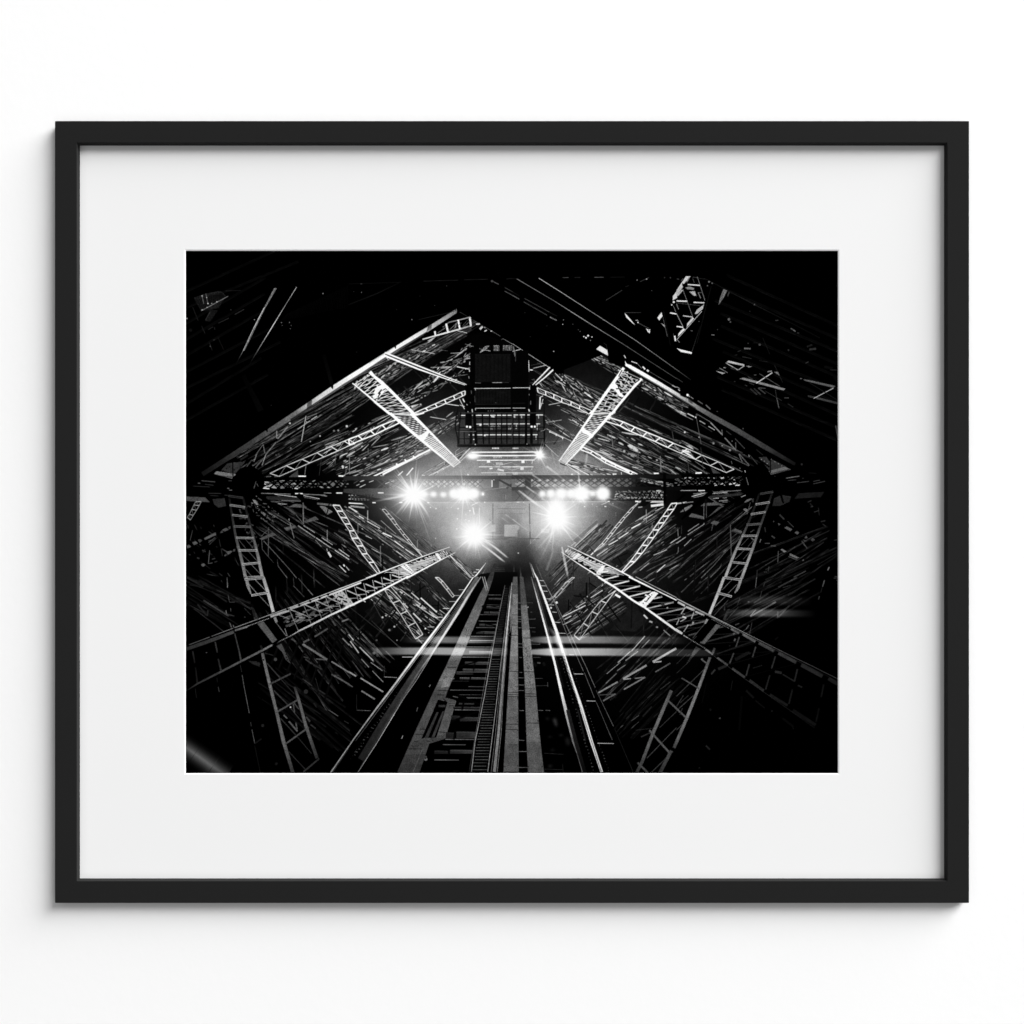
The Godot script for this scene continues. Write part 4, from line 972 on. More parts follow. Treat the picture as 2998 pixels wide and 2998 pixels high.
	spots([1000, 540, 5, 0.7, 1035, 562, 5, 0.6, 1070, 588, 5, 0.6, 1160, 568, 5, 0.6, 1200, 592, 5, 0.6, 1240, 618, 5, 0.6, 1118, 540, 5, 0.6])
	lines([1290, 762, 1450, 738, 11, 0.42, 1310, 790, 1412, 780, 7, 0.3, 1420, 816, 1562, 800, 7, 0.32, 1610, 800, 1692, 785, 7, 0.3, 1610, 830, 1750, 798, 7, 0.32, 1125, 745, 1165, 740, 7, 0.4, 1045, 798, 1068, 795, 8, 0.4, 1480, 765, 1500, 762, 8, 0.25, 1560, 700, 1650, 705, 6, 0.12])
	spots([1475, 600, 12, 0.18])
	# cross girder, right of the lamps
	area(0.0, [-480, 720, 380, 715, 760, 700, 860, 640, 960, 600, 1100, 720, 1260, 780, 1200, 930, 900, 940, 770, 935, 760, 905, -480, 905])
	flecks(-30, 800, 750, 800, 44, 44, 5, 130, 14, 90, 6, 18, 0.3, 0.8, 0.35)
	lines([620, 835, 705, 820, 14, 0.85, 690, 850, 748, 842, 14, 0.85, 450, 848, 545, 828, 12, 0.75, 560, 845, 590, 842, 10, 0.8, 520, 765, 560, 755, 14, 0.8, 660, 770, 690, 785, 12, 0.7, 720, 795, 740, 800, 12, 0.7])
	area(0.35, [60, 815, 110, 785, 155, 845, 110, 840])
	hatch(-10, 752, 720, 752, 90, 852, 820, 852, 8, 18, 18, 0.0)
	hatch(90, 752, 820, 752, -10, 852, 720, 852, 8, 18, 18, 0.0)
	lines([-480, 880, 770, 875, 44, 0.0, -480, 736, 760, 728, 34, 0.0, 222, 703, 300, 698, 17, 0.97, 255, 908, 335, 908, 13, 0.85, 805, 670, 812, 695, 9, 0.75, 820, 750, 848, 845, 7, 0.5, 740, 640, 755, 650, 9, 0.5, 45, 908, 240, 905, 10, 0.6])
	lines([180, 978, 345, 935, 11, 0.78, 200, 958, 340, 928, 6, 0.5, 195, 945, 760, 905, 9, 0.48, 415, 945, 600, 928, 10, 0.62, 200, 992, 330, 962, 8, 0.6, 430, 1002, 500, 996, 11, 0.62, 545, 995, 595, 992, 10, 0.5, 500, 1032, 605, 1020, 12, 0.52, 390, 985, 765, 950, 30, 0.2, 0, 1062, 120, 1046, 18, 0.7, 100, 1052, 200, 1040, 12, 0.45, 540, 1042, 600, 1042, 10, 0.5])
	area(0.34, [280, 1092, 330, 1056, 480, 1050, 575, 1076])
	area(0.46, [40, 1165, 100, 1110, 180, 1075, 192, 1090, 110, 1150], 0.2)
	area(0.36, [143, 1216, 180, 1175, 322, 1216, 320, 1250])
	hatch(150, 1218, 318, 1240, 150, 1228, 316, 1252, 14, 5, 5, 0.03)
	area(0.3, [360, 1232, 490, 1108, 562, 1086, 480, 1150])
	area(0.36, [645, 1388, 690, 1355, 792, 1396, 780, 1432])
	hatch(660, 1378, 780, 1416, 655, 1392, 772, 1430, 9, 7, 7, 0.03)
	area(0.34, [400, 1296, 440, 1262, 508, 1280, 470, 1318])
	area(0.4, [795, 1050, 830, 1015, 880, 1000, 890, 1010, 830, 1045])
	area(0.4, [780, 1130, 815, 1118, 850, 1140, 830, 1165])
	area(0.25, [885, 1010, 910, 1000, 912, 1045, 890, 1045])
	bent([420, 915, 50, 0.0, 220, 1085, 44, 0.0, 60, 1250, 24, 0.0])
	bent([800, 960, 36, 0.0, 640, 1060, 36, 0.0, 370, 1240, 24, 0.0])
	bent([100, 950, 26, 0.0, 0, 1040, 26, 0.0])
	lines([345, 1010, 350, 1240, 26, 0.05, 322, 1060, 322, 1245, 8, 0.45, 352, 1060, 352, 1230, 7, 0.35, 60, 1030, 100, 1180, 12, 0.02, 635, 1310, 645, 1682, 12, 0.34, 325, 1290, 322, 1310, 8, 0.6, 320, 1308, 130, 1430, 9, 0.6, 265, 1300, 135, 1388, 9, 0.6, 475, 1380, 478, 1680, 6, 0.16, 15, 1360, 20, 1450, 8, 0.5, 110, 1455, 0, 1532, 10, 0.65, 50, 1448, 0, 1485, 9, 0.6, 175, 1480, 90, 1562, 10, 0.6, 22, 1570, 20, 1632, 7, 0.5, 20, 1632, 0, 1655, 7, 0.45, 440, 1265, 412, 1380, 8, 0.35, 60, 1320, 58, 1420, 6, 0.25, 370, 1520, 300, 1560, 6, 0.3, 225, 1732, 222, 1900, 7, 0.15, 815, 962, 760, 985, 10, 0.6, 870, 1050, 830, 1190, 8, 0.35])
	bent([765, 1450, 8, 0.3, 560, 1650, 10, 0.34, 440, 1790, 9, 0.35, 290, 1940, 11, 0.42])
	bent([530, 1770, 6, 0.3, 515, 1815, 7, 0.4, 400, 1930, 9, 0.42])
	# tall ladder on the right
	area(0.0, [955, 935, 1150, 915, 1080, 1150, 770, 1940, 555, 1940])
	area(0.18, [1130, 1090, 1150, 1000, 1240, 960, 1350, 980, 1330, 1040, 1220, 1090], 0.05)
	bent([1210, 890, 30, 0.0, 1260, 1060, 20, 0.0])
	area(0.12, [1390, 1005, 1440, 940, 1740, 925, 1700, 985], 0.04)
	lines([1545, 1045, 1590, 1025, 10, 0.22, 1575, 1060, 1605, 1100, 14, 0.15, 1580, 1102, 1610, 1092, 7, 0.3, 1620, 1162, 1680, 1142, 9, 0.25, 1672, 1110, 1682, 1200, 7, 0.2, 1700, 1275, 1755, 1262, 14, 0.2, 1720, 1300, 1760, 1330, 10, 0.2, 1215, 1190, 1270, 1250, 18, 0.22, 1310, 1270, 1380, 1340, 10, 0.25, 1475, 1500, 1540, 1590, 12, 0.3, 1490, 1490, 1530, 1500, 10, 0.3, 1480, 1520, 1510, 1560, 6, 0.2, 1660, 1785, 1900, 1640, 8, 0.14, 1200, 1620, 1193, 1755, 9, 0.35, 1780, 1850, 1800, 1808, 14, 0.42, 1380, 1930, 1525, 1855, 14, 0.25, 1110, 1560, 1170, 1560, 18, 0.3, 1040, 1530, 1100, 1530, 12, 0.3, 1120, 1440, 1160, 1470, 16, 0.28, 1855, 1495, 1900, 1485, 8, 0.25, 1875, 140, 1902, 300, 8, 0.4, 1690, 90, 1780, 105, 6, 0.1, 980, 1520, 995, 1480, 12, 0.42, 1090, 1800, 1080, 1860, 7, 0.3, 1030, 1868, 1065, 1868, 7, 0.35, 950, 1850, 945, 1932, 7, 0.25, 1140, 1270, 1150, 1275, 18, 0.3, 1040, 1340, 1050, 1400, 12, 0.2, 1865, 1920, 1905, 1928, 16, 0.25])
	area(0.36, [1270, 1348, 1300, 1330, 1366, 1366, 1340, 1388])
	area(0.34, [1390, 1406, 1420, 1385, 1446, 1405, 1425, 1428])
	area(0.3, [1195, 1290, 1228, 1305, 1205, 1322])
	area(0.46, [1222, 1602, 1250, 1598, 1298, 1626, 1270, 1640])
	area(0.4, [1338, 1648, 1450, 1700, 1420, 1712, 1330, 1672])
	area(0.3, [1318, 1680, 1425, 1722, 1418, 1730, 1318, 1690])
	area(0.36, [1478, 1735, 1500, 1715, 1502, 1738])
	area(0.3, [1505, 1470, 1530, 1438, 1548, 1472])
	area(0.3, [1583, 1492, 1600, 1464, 1632, 1490, 1605, 1508])
	lines([760, 1560, 850, 1465, 6, 0.35, 840, 1570, 920, 1480, 6, 0.35, 690, 1715, 800, 1610, 7, 0.4, 785, 1720, 870, 1620, 6, 0.4, 620, 1888, 730, 1780, 7, 0.45, 690, 1925, 820, 1800, 7, 0.45, 870, 1400, 915, 1370, 10, 0.3, 835, 1270, 1000, 1160, 5, 0.15, 880, 1465, 910, 1490, 14, 0.4])
	bent([975, 945, 22, 0.08, 930, 1080, 24, 0.14, 860, 1260, 24, 0.18, 780, 1440, 28, 0.4, 700, 1610, 32, 0.5, 640, 1760, 34, 0.56, 572, 1940, 34, 0.62])
	bent([1130, 925, 22, 0.1, 1085, 1060, 26, 0.2, 1040, 1180, 26, 0.22, 990, 1320, 26, 0.26, 945, 1450, 30, 0.38, 895, 1600, 32, 0.5, 830, 1770, 34, 0.56, 768, 1940, 34, 0.58])
	for r in [[985, 948, 1140, 922, 0.3], [932, 1072, 1098, 1044, 0.6], [876, 1188, 1048, 1160, 0.58], [825, 1312, 998, 1300, 0.4], [768, 1442, 948, 1440, 0.62], [705, 1592, 892, 1600, 0.64], [640, 1750, 835, 1770, 0.66], [565, 1928, 770, 1945, 0.66]]:
		lines([r[0], r[1], r[2], r[3], 25, r[4], r[0] + 6, r[1], r[2] - 6, r[3], 7, r[4] * 0.2])

	# below the lamps, left: small ladder and bright lower girder
	from(1020, 1210)
	ladder([395, 1130, 440, 1185, 490, 1245, 540, 1310, 590, 1370, 640, 1435, 690, 1492, 740, 1550, 800, 1612, 870, 1685], [432, 1128, 480, 1185, 530, 1240, 570, 1305, 615, 1360, 660, 1420, 712, 1480, 752, 1535, 808, 1600, 872, 1682], 7, 9, 0.75, 0.9)
	ladder([1190, 1670, 1265, 1755, 1325, 1820, 1380, 1875, 1430, 1932], [1205, 1680, 1285, 1755, 1350, 1820, 1400, 1880, 1450, 1932], 8, 8, 0.85, 0.75)
	lines([225, 1140, 225, 1260, 10, 0.7, 110, 1300, 110, 1420, 8, 0.5, 435, 1340, 435, 1500, 7, 0.35, 375, 1560, 375, 1800, 9, 0.45, 220, 1270, 370, 1355, 10, 0.85, 400, 1405, 510, 1455, 14, 0.95, 540, 1500, 650, 1585, 11, 0.9, 200, 1440, 275, 1475, 8, 0.8, 670, 1600, 770, 1670, 10, 0.85, 560, 1620, 640, 1680, 10, 0.8, 810, 1490, 812, 1580, 7, 0.5, 800, 1410, 800, 1430, 6, 0.4, 970, 1540, 975, 1570, 5, 0.6, 650, 1600, 655, 1690, 7, 0.3, 0, 1100, 100, 1160, 14, 0.9, 120, 1205, 180, 1240, 12, 0.9, 0, 1055, 180, 1065, 14, 0.92, 20, 1090, 190, 1110, 22, 0.55, 160, 1050, 235, 1115, 14, 0.2, 10, 1110, 90, 1165, 7, 0.6, 215, 1310, 490, 1560, 4, 0.5, 380, 1260, 560, 1420, 7, 0.6])
	area(0.0, [215, 1930, 700, 1740, 1020, 1632, 1090, 1715, 690, 1940, 300, 2030])
	hatch(380, 1880, 1150, 1600, 720, 1925, 1200, 1660, 40, 17, 9, 1.0, -0.8, 0.9, 0.3)
	hatch(240, 1930, 1150, 1600, 640, 1965, 1200, 1660, 24, 7, 4, 0.04, 1.2, 0.9)
	area(0.95, [600, 1795, 680, 1770, 780, 1880, 745, 1895])
	area(0.95, [1018, 1652, 1050, 1645, 1095, 1720, 1065, 1725])
	hatch(640, 1790, 760, 1890, 660, 1780, 780, 1885, 7, 7, 7, 0.1)
	bent([205, 1942, 16, 0.85, 560, 1805, 16, 0.97, 860, 1690, 13, 0.95, 1190, 1574, 7, 0.85])
	bent([210, 1950, 4, 0.05, 560, 1814, 4, 0.1, 860, 1698, 3, 0.2])
	bent([680, 1942, 22, 1.0, 900, 1825, 18, 1.0, 1080, 1728, 14, 0.97, 1258, 1638, 6, 0.8])
	from(1500, 1210)
	ladder([1470, 1060, 1400, 1115, 1355, 1165, 1300, 1225, 1250, 1285, 1200, 1345, 1150, 1410, 1100, 1475, 1050, 1535, 985, 1600, 920, 1668], [1478, 1062, 1430, 1110, 1390, 1165, 1330, 1225, 1290, 1280, 1235, 1345, 1185, 1410, 1135, 1470, 1080, 1540, 1000, 1600, 925, 1668], 8, 9, 0.8, 0.95)
	ladder([1870, 1062, 1822, 1135, 1768, 1212, 1712, 1290, 1655, 1372, 1595, 1460, 1525, 1552, 1460, 1645, 1385, 1745, 1285, 1862], [1940, 1055, 1902, 1128, 1840, 1208, 1785, 1288, 1725, 1372, 1662, 1466, 1595, 1556, 1522, 1652, 1440, 1748, 1305, 1868], 12, 17, 0.9, 0.97, 7)
	lines([1575, 1130, 1578, 1290, 9, 0.55, 1360, 1340, 1358, 1760, 7, 0.3, 1215, 1160, 1218, 1210, 6, 0.4, 1645, 1290, 1645, 1390, 7, 0.5, 1540, 1250, 1650, 1190, 9, 0.85, 1400, 1355, 1510, 1295, 13, 0.95, 1250, 1475, 1365, 1400, 12, 0.92, 1130, 1550, 1240, 1490, 11, 0.9, 990, 1680, 1120, 1590, 9, 0.85, 700, 1500, 1000, 1255, 6, 0.55, 690, 1560, 1010, 1300, 8, 0.7, 1680, 1150, 1780, 1100, 9, 0.75, 1470, 1040, 1780, 1040, 24, 0.75, 1630, 1090, 1780, 1070, 30, 0.85, 1480, 1108, 1530, 1100, 14, 0.6, 1445, 1034, 1478, 1036, 18, 0.97, 1700, 1870, 1800, 1780, 10, 0.85, 1500, 1850, 1610, 1760, 9, 0.7, 1660, 1670, 1820, 1605, 9, 0.75, 1860, 1530, 1932, 1480, 9, 0.75])
	area(0.02, [1520, 1030, 1640, 1035, 1560, 1095, 1480, 1090])
	area(0.25, [690, 1505, 985, 1250, 1010, 1275, 760, 1520])
	area(0.26, [890, 1590, 1000, 1490, 1060, 1510, 960, 1620])
	area(0.1, [1150, 1750, 1350, 1600, 1440, 1640, 1260, 1800])
	lines([700, 1500, 990, 1252, 5, 0.55, 730, 1570, 1000, 1320, 8, 0.8, 880, 1600, 1060, 1440, 10, 0.05, 960, 1640, 900, 1560, 8, 0.05, 1230, 1680, 1300, 1790, 10, 0.02, 1180, 1720, 1360, 1640, 10, 0.02])
	area(0.0, [700, 1715, 780, 1625, 1050, 1740, 1440, 1945, 1040, 1945, 760, 1760])
	hatch(660, 1580, 1380, 1915, 600, 1640, 1060, 1930, 42, 9, 17, 1.0, -0.9, 1.0, 0.3)
	hatch(660, 1580, 1380, 1915, 600, 1640, 1060, 1930, 26, 4, 7, 0.04, 1.0)
	area(0.95, [1005, 1905, 1040, 1910, 1090, 1795, 1060, 1790, 985, 1870])
	area(0.9, [700, 1715, 735, 1722, 800, 1660, 775, 1645])
	bent([648, 1558, 7, 0.85, 900, 1680, 14, 0.95, 1160, 1805, 16, 1.0, 1420, 1940, 20, 0.97])
	bent([700, 1592, 3, 0.1, 1160, 1815, 4, 0.05, 1420, 1950, 5, 0.05])
	bent([572, 1630, 6, 0.8, 760, 1760, 12, 1.0, 950, 1880, 16, 1.0, 1045, 1945, 20, 1.0])

	# the cross girder behind the lamps
	from(1020, 1210)
	area(0.13, [-60, 740, 480, 735, 1932, 732, 1990, 732, 1990, 780, 480, 782, -60, 790])
	area(0.2, [-60, 890, 600, 880, 1990, 880, 1990, 1040, 600, 1040, -60, 930])
	area(0.28, [480, 780, 1990, 778, 1990, 880, 480, 880])
	for k in 9:
		var x := 870.0 + k * 76.0
		area(0.55, [x, 826, x + 36, 784, x + 74, 826, x + 36, 872], 0.04)
	hatch(300, 782, 1500, 782, 420, 880, 1620, 880, 18, 12, 12, 0.15)
	hatch(420, 782, 1620, 782, 300, 880, 1500, 880, 18, 12, 12, 0.15)
	rect(0.12, 1690, 770, 1770, 880)
	area(0.35, [1780, 790, 1840, 800, 1790, 860])
	lines([1690, 785, 1690, 865, 12, 0.9, 1700, 782, 1720, 782, 7, 0.8, 1770, 780, 1990, 900, 22, 0.06, 1860, 880, 1990, 790, 22, 0.06, 280, 1050, 320, 1051, 14, 0.95, 598, 1050, 635, 1050, 14, 0.97, 930, 1050, 1500, 1048, 5, 0.5, 925, 1050, 950, 1050, 12, 0.9, 345, 935, 412, 935, 16, 0.8, 240, 810, 295, 790, 8, 0.8, 130, 870, 200, 835, 9, 0.8, 90, 850, 130, 832, 8, 0.7, 430, 830, 480, 808, 8, 0.8, 500, 800, 540, 792, 6, 0.8, 1850, 1045, 1932, 1045, 7, 0.6, 1500, 1085, 1990, 1085, 3, 0.4, 1850, 955, 1852, 1010, 6, 0.4, 1820, 955, 1822, 1010, 5, 0.3])
	lines([0, 965, 90, 962, 9, 0.8, 20, 985, 130, 982, 7, 0.6, 0, 1008, 200, 1004, 9, 0.85, 60, 1022, 240, 1018, 6, 0.6])
	hatch(0, 955, 250, 955, 60, 1030, 310, 1030, 7, 11, 11, 0.1)
	hatch(60, 955, 310, 955, 0, 1030, 250, 1030, 7, 11, 11, 0.1)
	from(1500, 1210)
	area(0.07, [-10, 730, 1990, 722, 1990, 768, -10, 775])
	area(0.3, [-10, 775, 1000, 770, 1400, 770, 1400, 865, -10, 870])
	for k in 10:
		var x := 210.0 + k * 92.0
		area(0.58 - k * 0.02, [x, 790, x + 40, 768, x + 80, 790, x + 40, 820], 0.04)
		area(0.56 - k * 0.025, [x + 46, 840, x + 86, 818, x + 122, 842, x + 80, 866], 0.04)
	area(0.5, [25, 830, 90, 780, 155, 825, 100, 862], 0.04)
	hatch(0, 768, 1500, 768, 150, 868, 1650, 868, 16, 14, 14, 0.05)
	hatch(150, 768, 1650, 768, 0, 868, 1500, 868, 16, 14, 14, 0.05)
	hatch(75, 768, 1575, 768, 0, 820, 1500, 820, 16, 9, 9, 0.1)
	area(0.03, [150, 770, 215, 770, 215, 870, 150, 870])
	flecks(1480, 770, 1900, 870, 20, 30, 4, 40, 20, 80, 7, 12, 0.5, 0.95, 0.1)
	area(0.05, [-10, 868, 1990, 862, 1990, 905, -10, 908])
	area(0.16, [-10, 908, 1150, 905, 1150, 1032, -10, 1036])
	area(0.05, [1150, 905, 1450, 905, 1450, 1020, 1150, 1030])
	hatch(-10, 910, 1440, 910, 90, 1030, 1540, 1030, 16, 12, 12, 0.06)
	hatch(90, 910, 1540, 910, -10, 1030, 1440, 1030, 16, 12, 12, 0.06)
	flecks(1180, 965, 1780, 960, 50, 50, 6, 100, 14, 60, 7, 16, 0.3, 0.85, 0.5)
	flecks(1600, 955, 1780, 955, 40, 40, 5, 50, 20, 80, 10, 18, 0.6, 0.95, 0.4)
	hatch(1440, 910, 1780, 910, 1500, 1015, 1840, 1015, 6, 11, 11, 0.0)
	hatch(1500, 910, 1840, 910, 1440, 1015, 1780, 1015, 6, 11, 11, 0.0)
	lines([1150, 1022, 1790, 1015, 14, 0.02, 1790, 700, 1795, 1060, 34, 0.0, 0, 1042, 1140, 1038, 5, 0.6, 50, 1046, 80, 1046, 7, 0.9, 1120, 1036, 1145, 1038, 12, 0.97, 1045, 1075, 1120, 1045, 7, 0.7, 1692, 912, 1755, 915, 12, 0.85, 795, 1040, 815, 1040, 9, 0.9, 840, 1097, 858, 1097, 11, 0.95, 1082, 1096, 1105, 1096, 11, 0.95, 938, 1060, 940, 1075, 7, 0.8, 1180, 1055, 1185, 1070, 8, 0.7, 985, 1095, 1000, 1100, 7, 0.6, 125, 1045, 132, 1048, 9, 0.9])

func draw_lower() -> void:
	# centre, under the lamps
	from(1020, 1210)
	stroke(1860, 1150, 1860, 1520, 330, 330, 0.3, 0.2, 110.0)
	lines([1700, 1060, 1700, 1500, 12, 0.16, 2130, 1060, 2140, 1500, 14, 0.12, 1600, 1480, 2250, 1475, 10, 0.12, 1650, 1240, 1720, 1300, 6, 0.15, 1760, 1120, 2080, 1125, 5, 0.18, 1760, 1180, 2080, 1182, 4, 0.2])
	stroke(1840, 1500, 1800, 1960, 260, 300, 0.26, 0.1, 90.0)
	rect(0.46, 1665, 1312, 1730, 1395, 0.03)
	rect(0.5, 1835, 1312, 1990, 1450, 0.03)
	stroke(1850, 1800, 1850, 1960, 260, 300, 0.12, 0.04, 60.0)
	lines([1760, 1842, 1880, 1838, 16, 0.3, 1690, 1815, 1870, 1812, 4, 0.3, 1540, 1110, 1540, 1300, 8, 0.8, 1465, 1105, 1480, 1190, 12, 0.9, 1500, 1840, 1540, 1842, 9, 0.9, 1470, 1870, 1510, 1870, 8, 0.9, 1450, 1910, 1480, 1910, 6, 0.8, 1450, 1082, 1525, 1048, 8, 0.85, 1860, 1480, 1990, 1476, 5, 0.5, 1760, 1400, 1820, 1402, 3, 0.5, 1760, 1420, 1820, 1422, 3, 0.5])
	from(1500, 1210)
	stroke(110, 1450, 130, 1960, 240, 330, 0.18, 0.06, 90.0)
	area(0.5, [-10, 1310, 50, 1312, 82, 1332, 80, 1362, 40, 1395, -10, 1412], 0.03)
	rect(0.62, 335, 1363, 430, 1412, 0.03)
	lines([205, 1305, 205, 1390, 6, 0.6, 235, 1310, 235, 1390, 5, 0.5, 205, 1306, 237, 1308, 5, 0.5, 212, 1480, 212, 1535, 5, 0.6, 295, 1090, 285, 1370, 6, 0.5, 345, 1150, 342, 1330, 5, 0.6, 420, 1485, 460, 1520, 6, 0.6, 420, 1525, 455, 1555, 6, 0.5, 345, 1388, 370, 1388, 6, 0.9, 150, 1080, 270, 1090, 3, 0.4, 15, 1890, 50, 1892, 14, 0.3])
	spots([68, 1645, 9, 0.6])

	# bright lower girder, left, running off towards the edge
	from(540, 1690)
	area(0.0, [17, 812, 1932, 92, 2100, 30, 2400, -60, 2620, -10, 1932, 345, 1030, 800, 17, 1335])
	flecks(1150, 560, 1900, 260, 60, 70, 5, 40, 40, 130, 12, 26, 0.3, 0.6, 0.35)
	for k in 12:
		var t := k / 12.0
		var q := (k + 1) / 12.0
		var a := Vector2(1230, 370).lerp(Vector2(2620, -110), pow(t, 0.85))
		var b := Vector2(1342, 635).lerp(Vector2(2620, 10), pow(t, 0.85))
		var c := Vector2(1342, 635).lerp(Vector2(2620, 10), pow(q, 0.85))
		var dd := Vector2(1230, 370).lerp(Vector2(2620, -110), pow(q, 0.85))
		stroke(a.x + 20, a.y + 10, lerpf(a.x, c.x, 0.75) + 60, lerpf(a.y, c.y, 0.55), 16, 12, 0.55 + 0.3 * t, 0.5 + 0.4 * t)
		stroke(a.x, a.y, b.x, b.y, 9, 9, 0.5 + 0.3 * t, 0.45 + 0.3 * t)
		stroke(lerpf(a.x, b.x, 0.55), lerpf(a.y, b.y, 0.55), lerpf(dd.x, c.x, 0.75), lerpf(dd.y, c.y, 0.75), 12, 9, 0.5 + 0.3 * t, 0.4 + 0.4 * t)
	area(0.66, [1720, 190, 1850, 150, 1932, 240, 2010, 330, 1905, 352, 1820, 270], 0.1)
	spots([1765, 205, 6, 0.0, 1800, 190, 6, 0.0, 1800, 235, 6, 0.0, 1835, 180, 5, 0.0, 1835, 275, 6, 0.0, 1875, 215, 6, 0.0, 1865, 300, 6, 0.0, 1905, 250, 6, 0.0, 1890, 330, 6, 0.0, 1950, 290, 6, 0.0])
	area(0.0, [1800, 215, 1850, 225, 1880, 250, 1830, 240])
	area(0.0, [1860, 265, 1910, 280, 1920, 300, 1880, 290])
	lines([1110, 445, 1232, 488, 9, 0.5, 1345, 500, 1420, 470, 26, 0.4, 1190, 575, 1290, 540, 26, 0.3, 1450, 455, 1535, 425, 26, 0.35])
	bent([17, 806, 7, 0.4, 580, 595, 8, 0.55, 1230, 358, 9, 0.72, 1700, 180, 10, 0.85, 2000, 68, 11, 0.9, 2260, -30, 10, 0.9])
	bent([17, 845, 40, 0.2, 330, 735, 44, 0.25, 580, 640, 36, 0.3])
	bent([590, 625, 24, 0.35, 740, 580, 22, 0.45])
	bent([740, 575, 9, 0.7, 1000, 480, 9, 0.75])
	bent([1010, 462, 30, 0.6, 1230, 388, 30, 0.65])
	bent([1240, 372, 26, 0.6, 1380, 325, 24, 0.65, 1700, 208, 22, 0.75, 2080, 60, 20, 0.9])
	hatch(760, 560, 1000, 470, 770, 585, 1010, 492, 14, 7, 7, 0.0)
	for x in [0.06, 0.33, 0.6, 1.23, 1.37, 1.5, 1.61, 1.71]:
		spots([x * 1000.0 - 20.0, 812.0 - x * 1000.0 * 0.366 + 14.0, 14, 0.0])
	bent([30, 1330, 8, 0.14, 150, 1252, 20, 0.22, 430, 1110, 24, 0.28, 670, 985, 26, 0.34, 890, 872, 26, 0.38, 1030, 797, 24, 0.5])
	bent([1030, 795, 10, 0.65, 1260, 682, 10, 0.65, 1340, 635, 12, 0.7])
	bent([1342, 632, 20, 0.65, 1480, 565, 22, 0.72, 1720, 442, 22, 0.8, 1940, 340, 24, 0.9, 2200, 215, 24, 0.97, 2640, -15, 20, 1.0])
	hatch(1020, 780, 1260, 665, 1030, 800, 1270, 685, 14, 8, 8, 0.0)
	bent([590, 660, 14, 0.25, 640, 860, 18, 0.25, 665, 980, 20, 0.3])
	bent([360, 760, 18, 0.22, 385, 885, 18, 0.2])
	bent([395, 960, 16, 0.18, 430, 1105, 22, 0.22])
	bent([95, 870, 18, 0.18, 120, 1010, 16, 0.12])
	bent([128, 1060, 16, 0.08, 150, 1245, 18, 0.15])
	# the plated panel where the tall ladder crosses
	area(0.0, [1020, 480, 1180, 700, 1050, 800, 850, 545])
	area(0.34, [855, 545, 930, 520, 1090, 735, 1035, 775], 0.08)
	area(0.0, [940, 510, 1050, 500, 1190, 690, 1100, 735])
	bent([1060, 510, 8, 0.4, 1185, 672, 9, 0.5, 1200, 690, 12, 0.5])
	lines([1180, 600, 1210, 690, 9, 0.5])
	area(0.2, [785, 345, 815, 360, 870, 490, 820, 500], 0.05)
	hatch(795, 350, 815, 470, 815, 350, 835, 470, 8, 8, 8, 0.02)
	area(0.3, [1080, 810, 1140, 780, 1250, 1020, 1190, 970, 1150, 880], 0.05)
	spots([1180, 830, 6, 0.0, 1185, 870, 6, 0.0, 1195, 905, 7, 0.0, 1200, 940, 8, 0.0, 1210, 968, 7, 0.0])
	# the tall ladder goes on below it
	area(0.0, [700, -5, 960, -5, 1060, 400, 1000, 420, 880, 330, 770, 200])
	lines([750, 70, 852, 188, 9, 0.55, 830, 25, 955, 155, 8, 0.55, 880, 215, 998, 340, 8, 0.5])
	bent([725, -4, 38, 0.5, 745, 100, 38, 0.5, 782, 195, 16, 0.5])
	bent([925, -4, 38, 0.58, 985, 190, 40, 0.64, 1045, 408, 38, 0.7])
	bent([1060, 470, 34, 0.5, 1085, 530, 30, 0.5])
	for r in [[705, 22, 942, 4, 0.62], [785, 212, 988, 178, 0.68]]:
		lines([r[0], r[1], r[2], r[3], 28, r[4], r[0] + 8, r[1], r[2] - 6, r[3], 7, r[4] * 0.2])
	bent([895, 800, 22, 0.15, 915, 850, 26, 0.15])
	bent([915, 890, 34, 0.38, 1000, 1250, 38, 0.44, 1085, 1592, 38, 0.38, 1165, 1932, 44, 0.4, 1275, 2300, 40, 0.22])
	bent([1295, 1290, 24, 0.2, 1340, 1425, 34, 0.36, 1430, 1755, 38, 0.38, 1560, 2130, 40, 0.2])
	for r in [[1000, 1258, 1250, 1135, 0.28], [1080, 1590, 1358, 1428, 0.32], [1180, 1968, 1462, 1765, 0.32], [1400, 2290, 1585, 2135, 0.2]]:
		lines([r[0], r[1], r[2], r[3], 20, r[4]])
	lines([970, 1010, 1130, 1190, 14, 0.24, 1130, 1195, 1292, 1372, 9, 0.2, 1050, 1330, 1215, 1500, 13, 0.25, 1240, 1530, 1390, 1712, 11, 0.25, 1130, 1660, 1310, 1858, 13, 0.22, 1330, 1880, 1495, 2075, 9, 0.2, 1215, 2040, 1430, 2270, 10, 0.2, 1165, 1620, 1210, 1662, 16, 0.36, 1228, 1695, 1330, 1815, 20, 0.34, 1310, 1710, 1325, 1790, 18, 0.3, 1280, 1490, 1295, 1590, 16, 0.3, 1290, 1480, 1345, 1550, 14, 0.3, 940, 890, 1045, 918, 9, 0.2])
	spots([1070, 965, 20, 0.3, 1248, 1528, 9, 0.75, 1430, 1345, 26, 0.2, 920, 1745, 18, 0.16, 930, 972, 8, 0.0, 870, 1020, 22, 0.18])
	area(0.17, [750, 985, 850, 990, 890, 1055, 800, 1020])
	# thin members
	bent([500, 0, 9, 0.35, 506, 120, 12, 0.5])
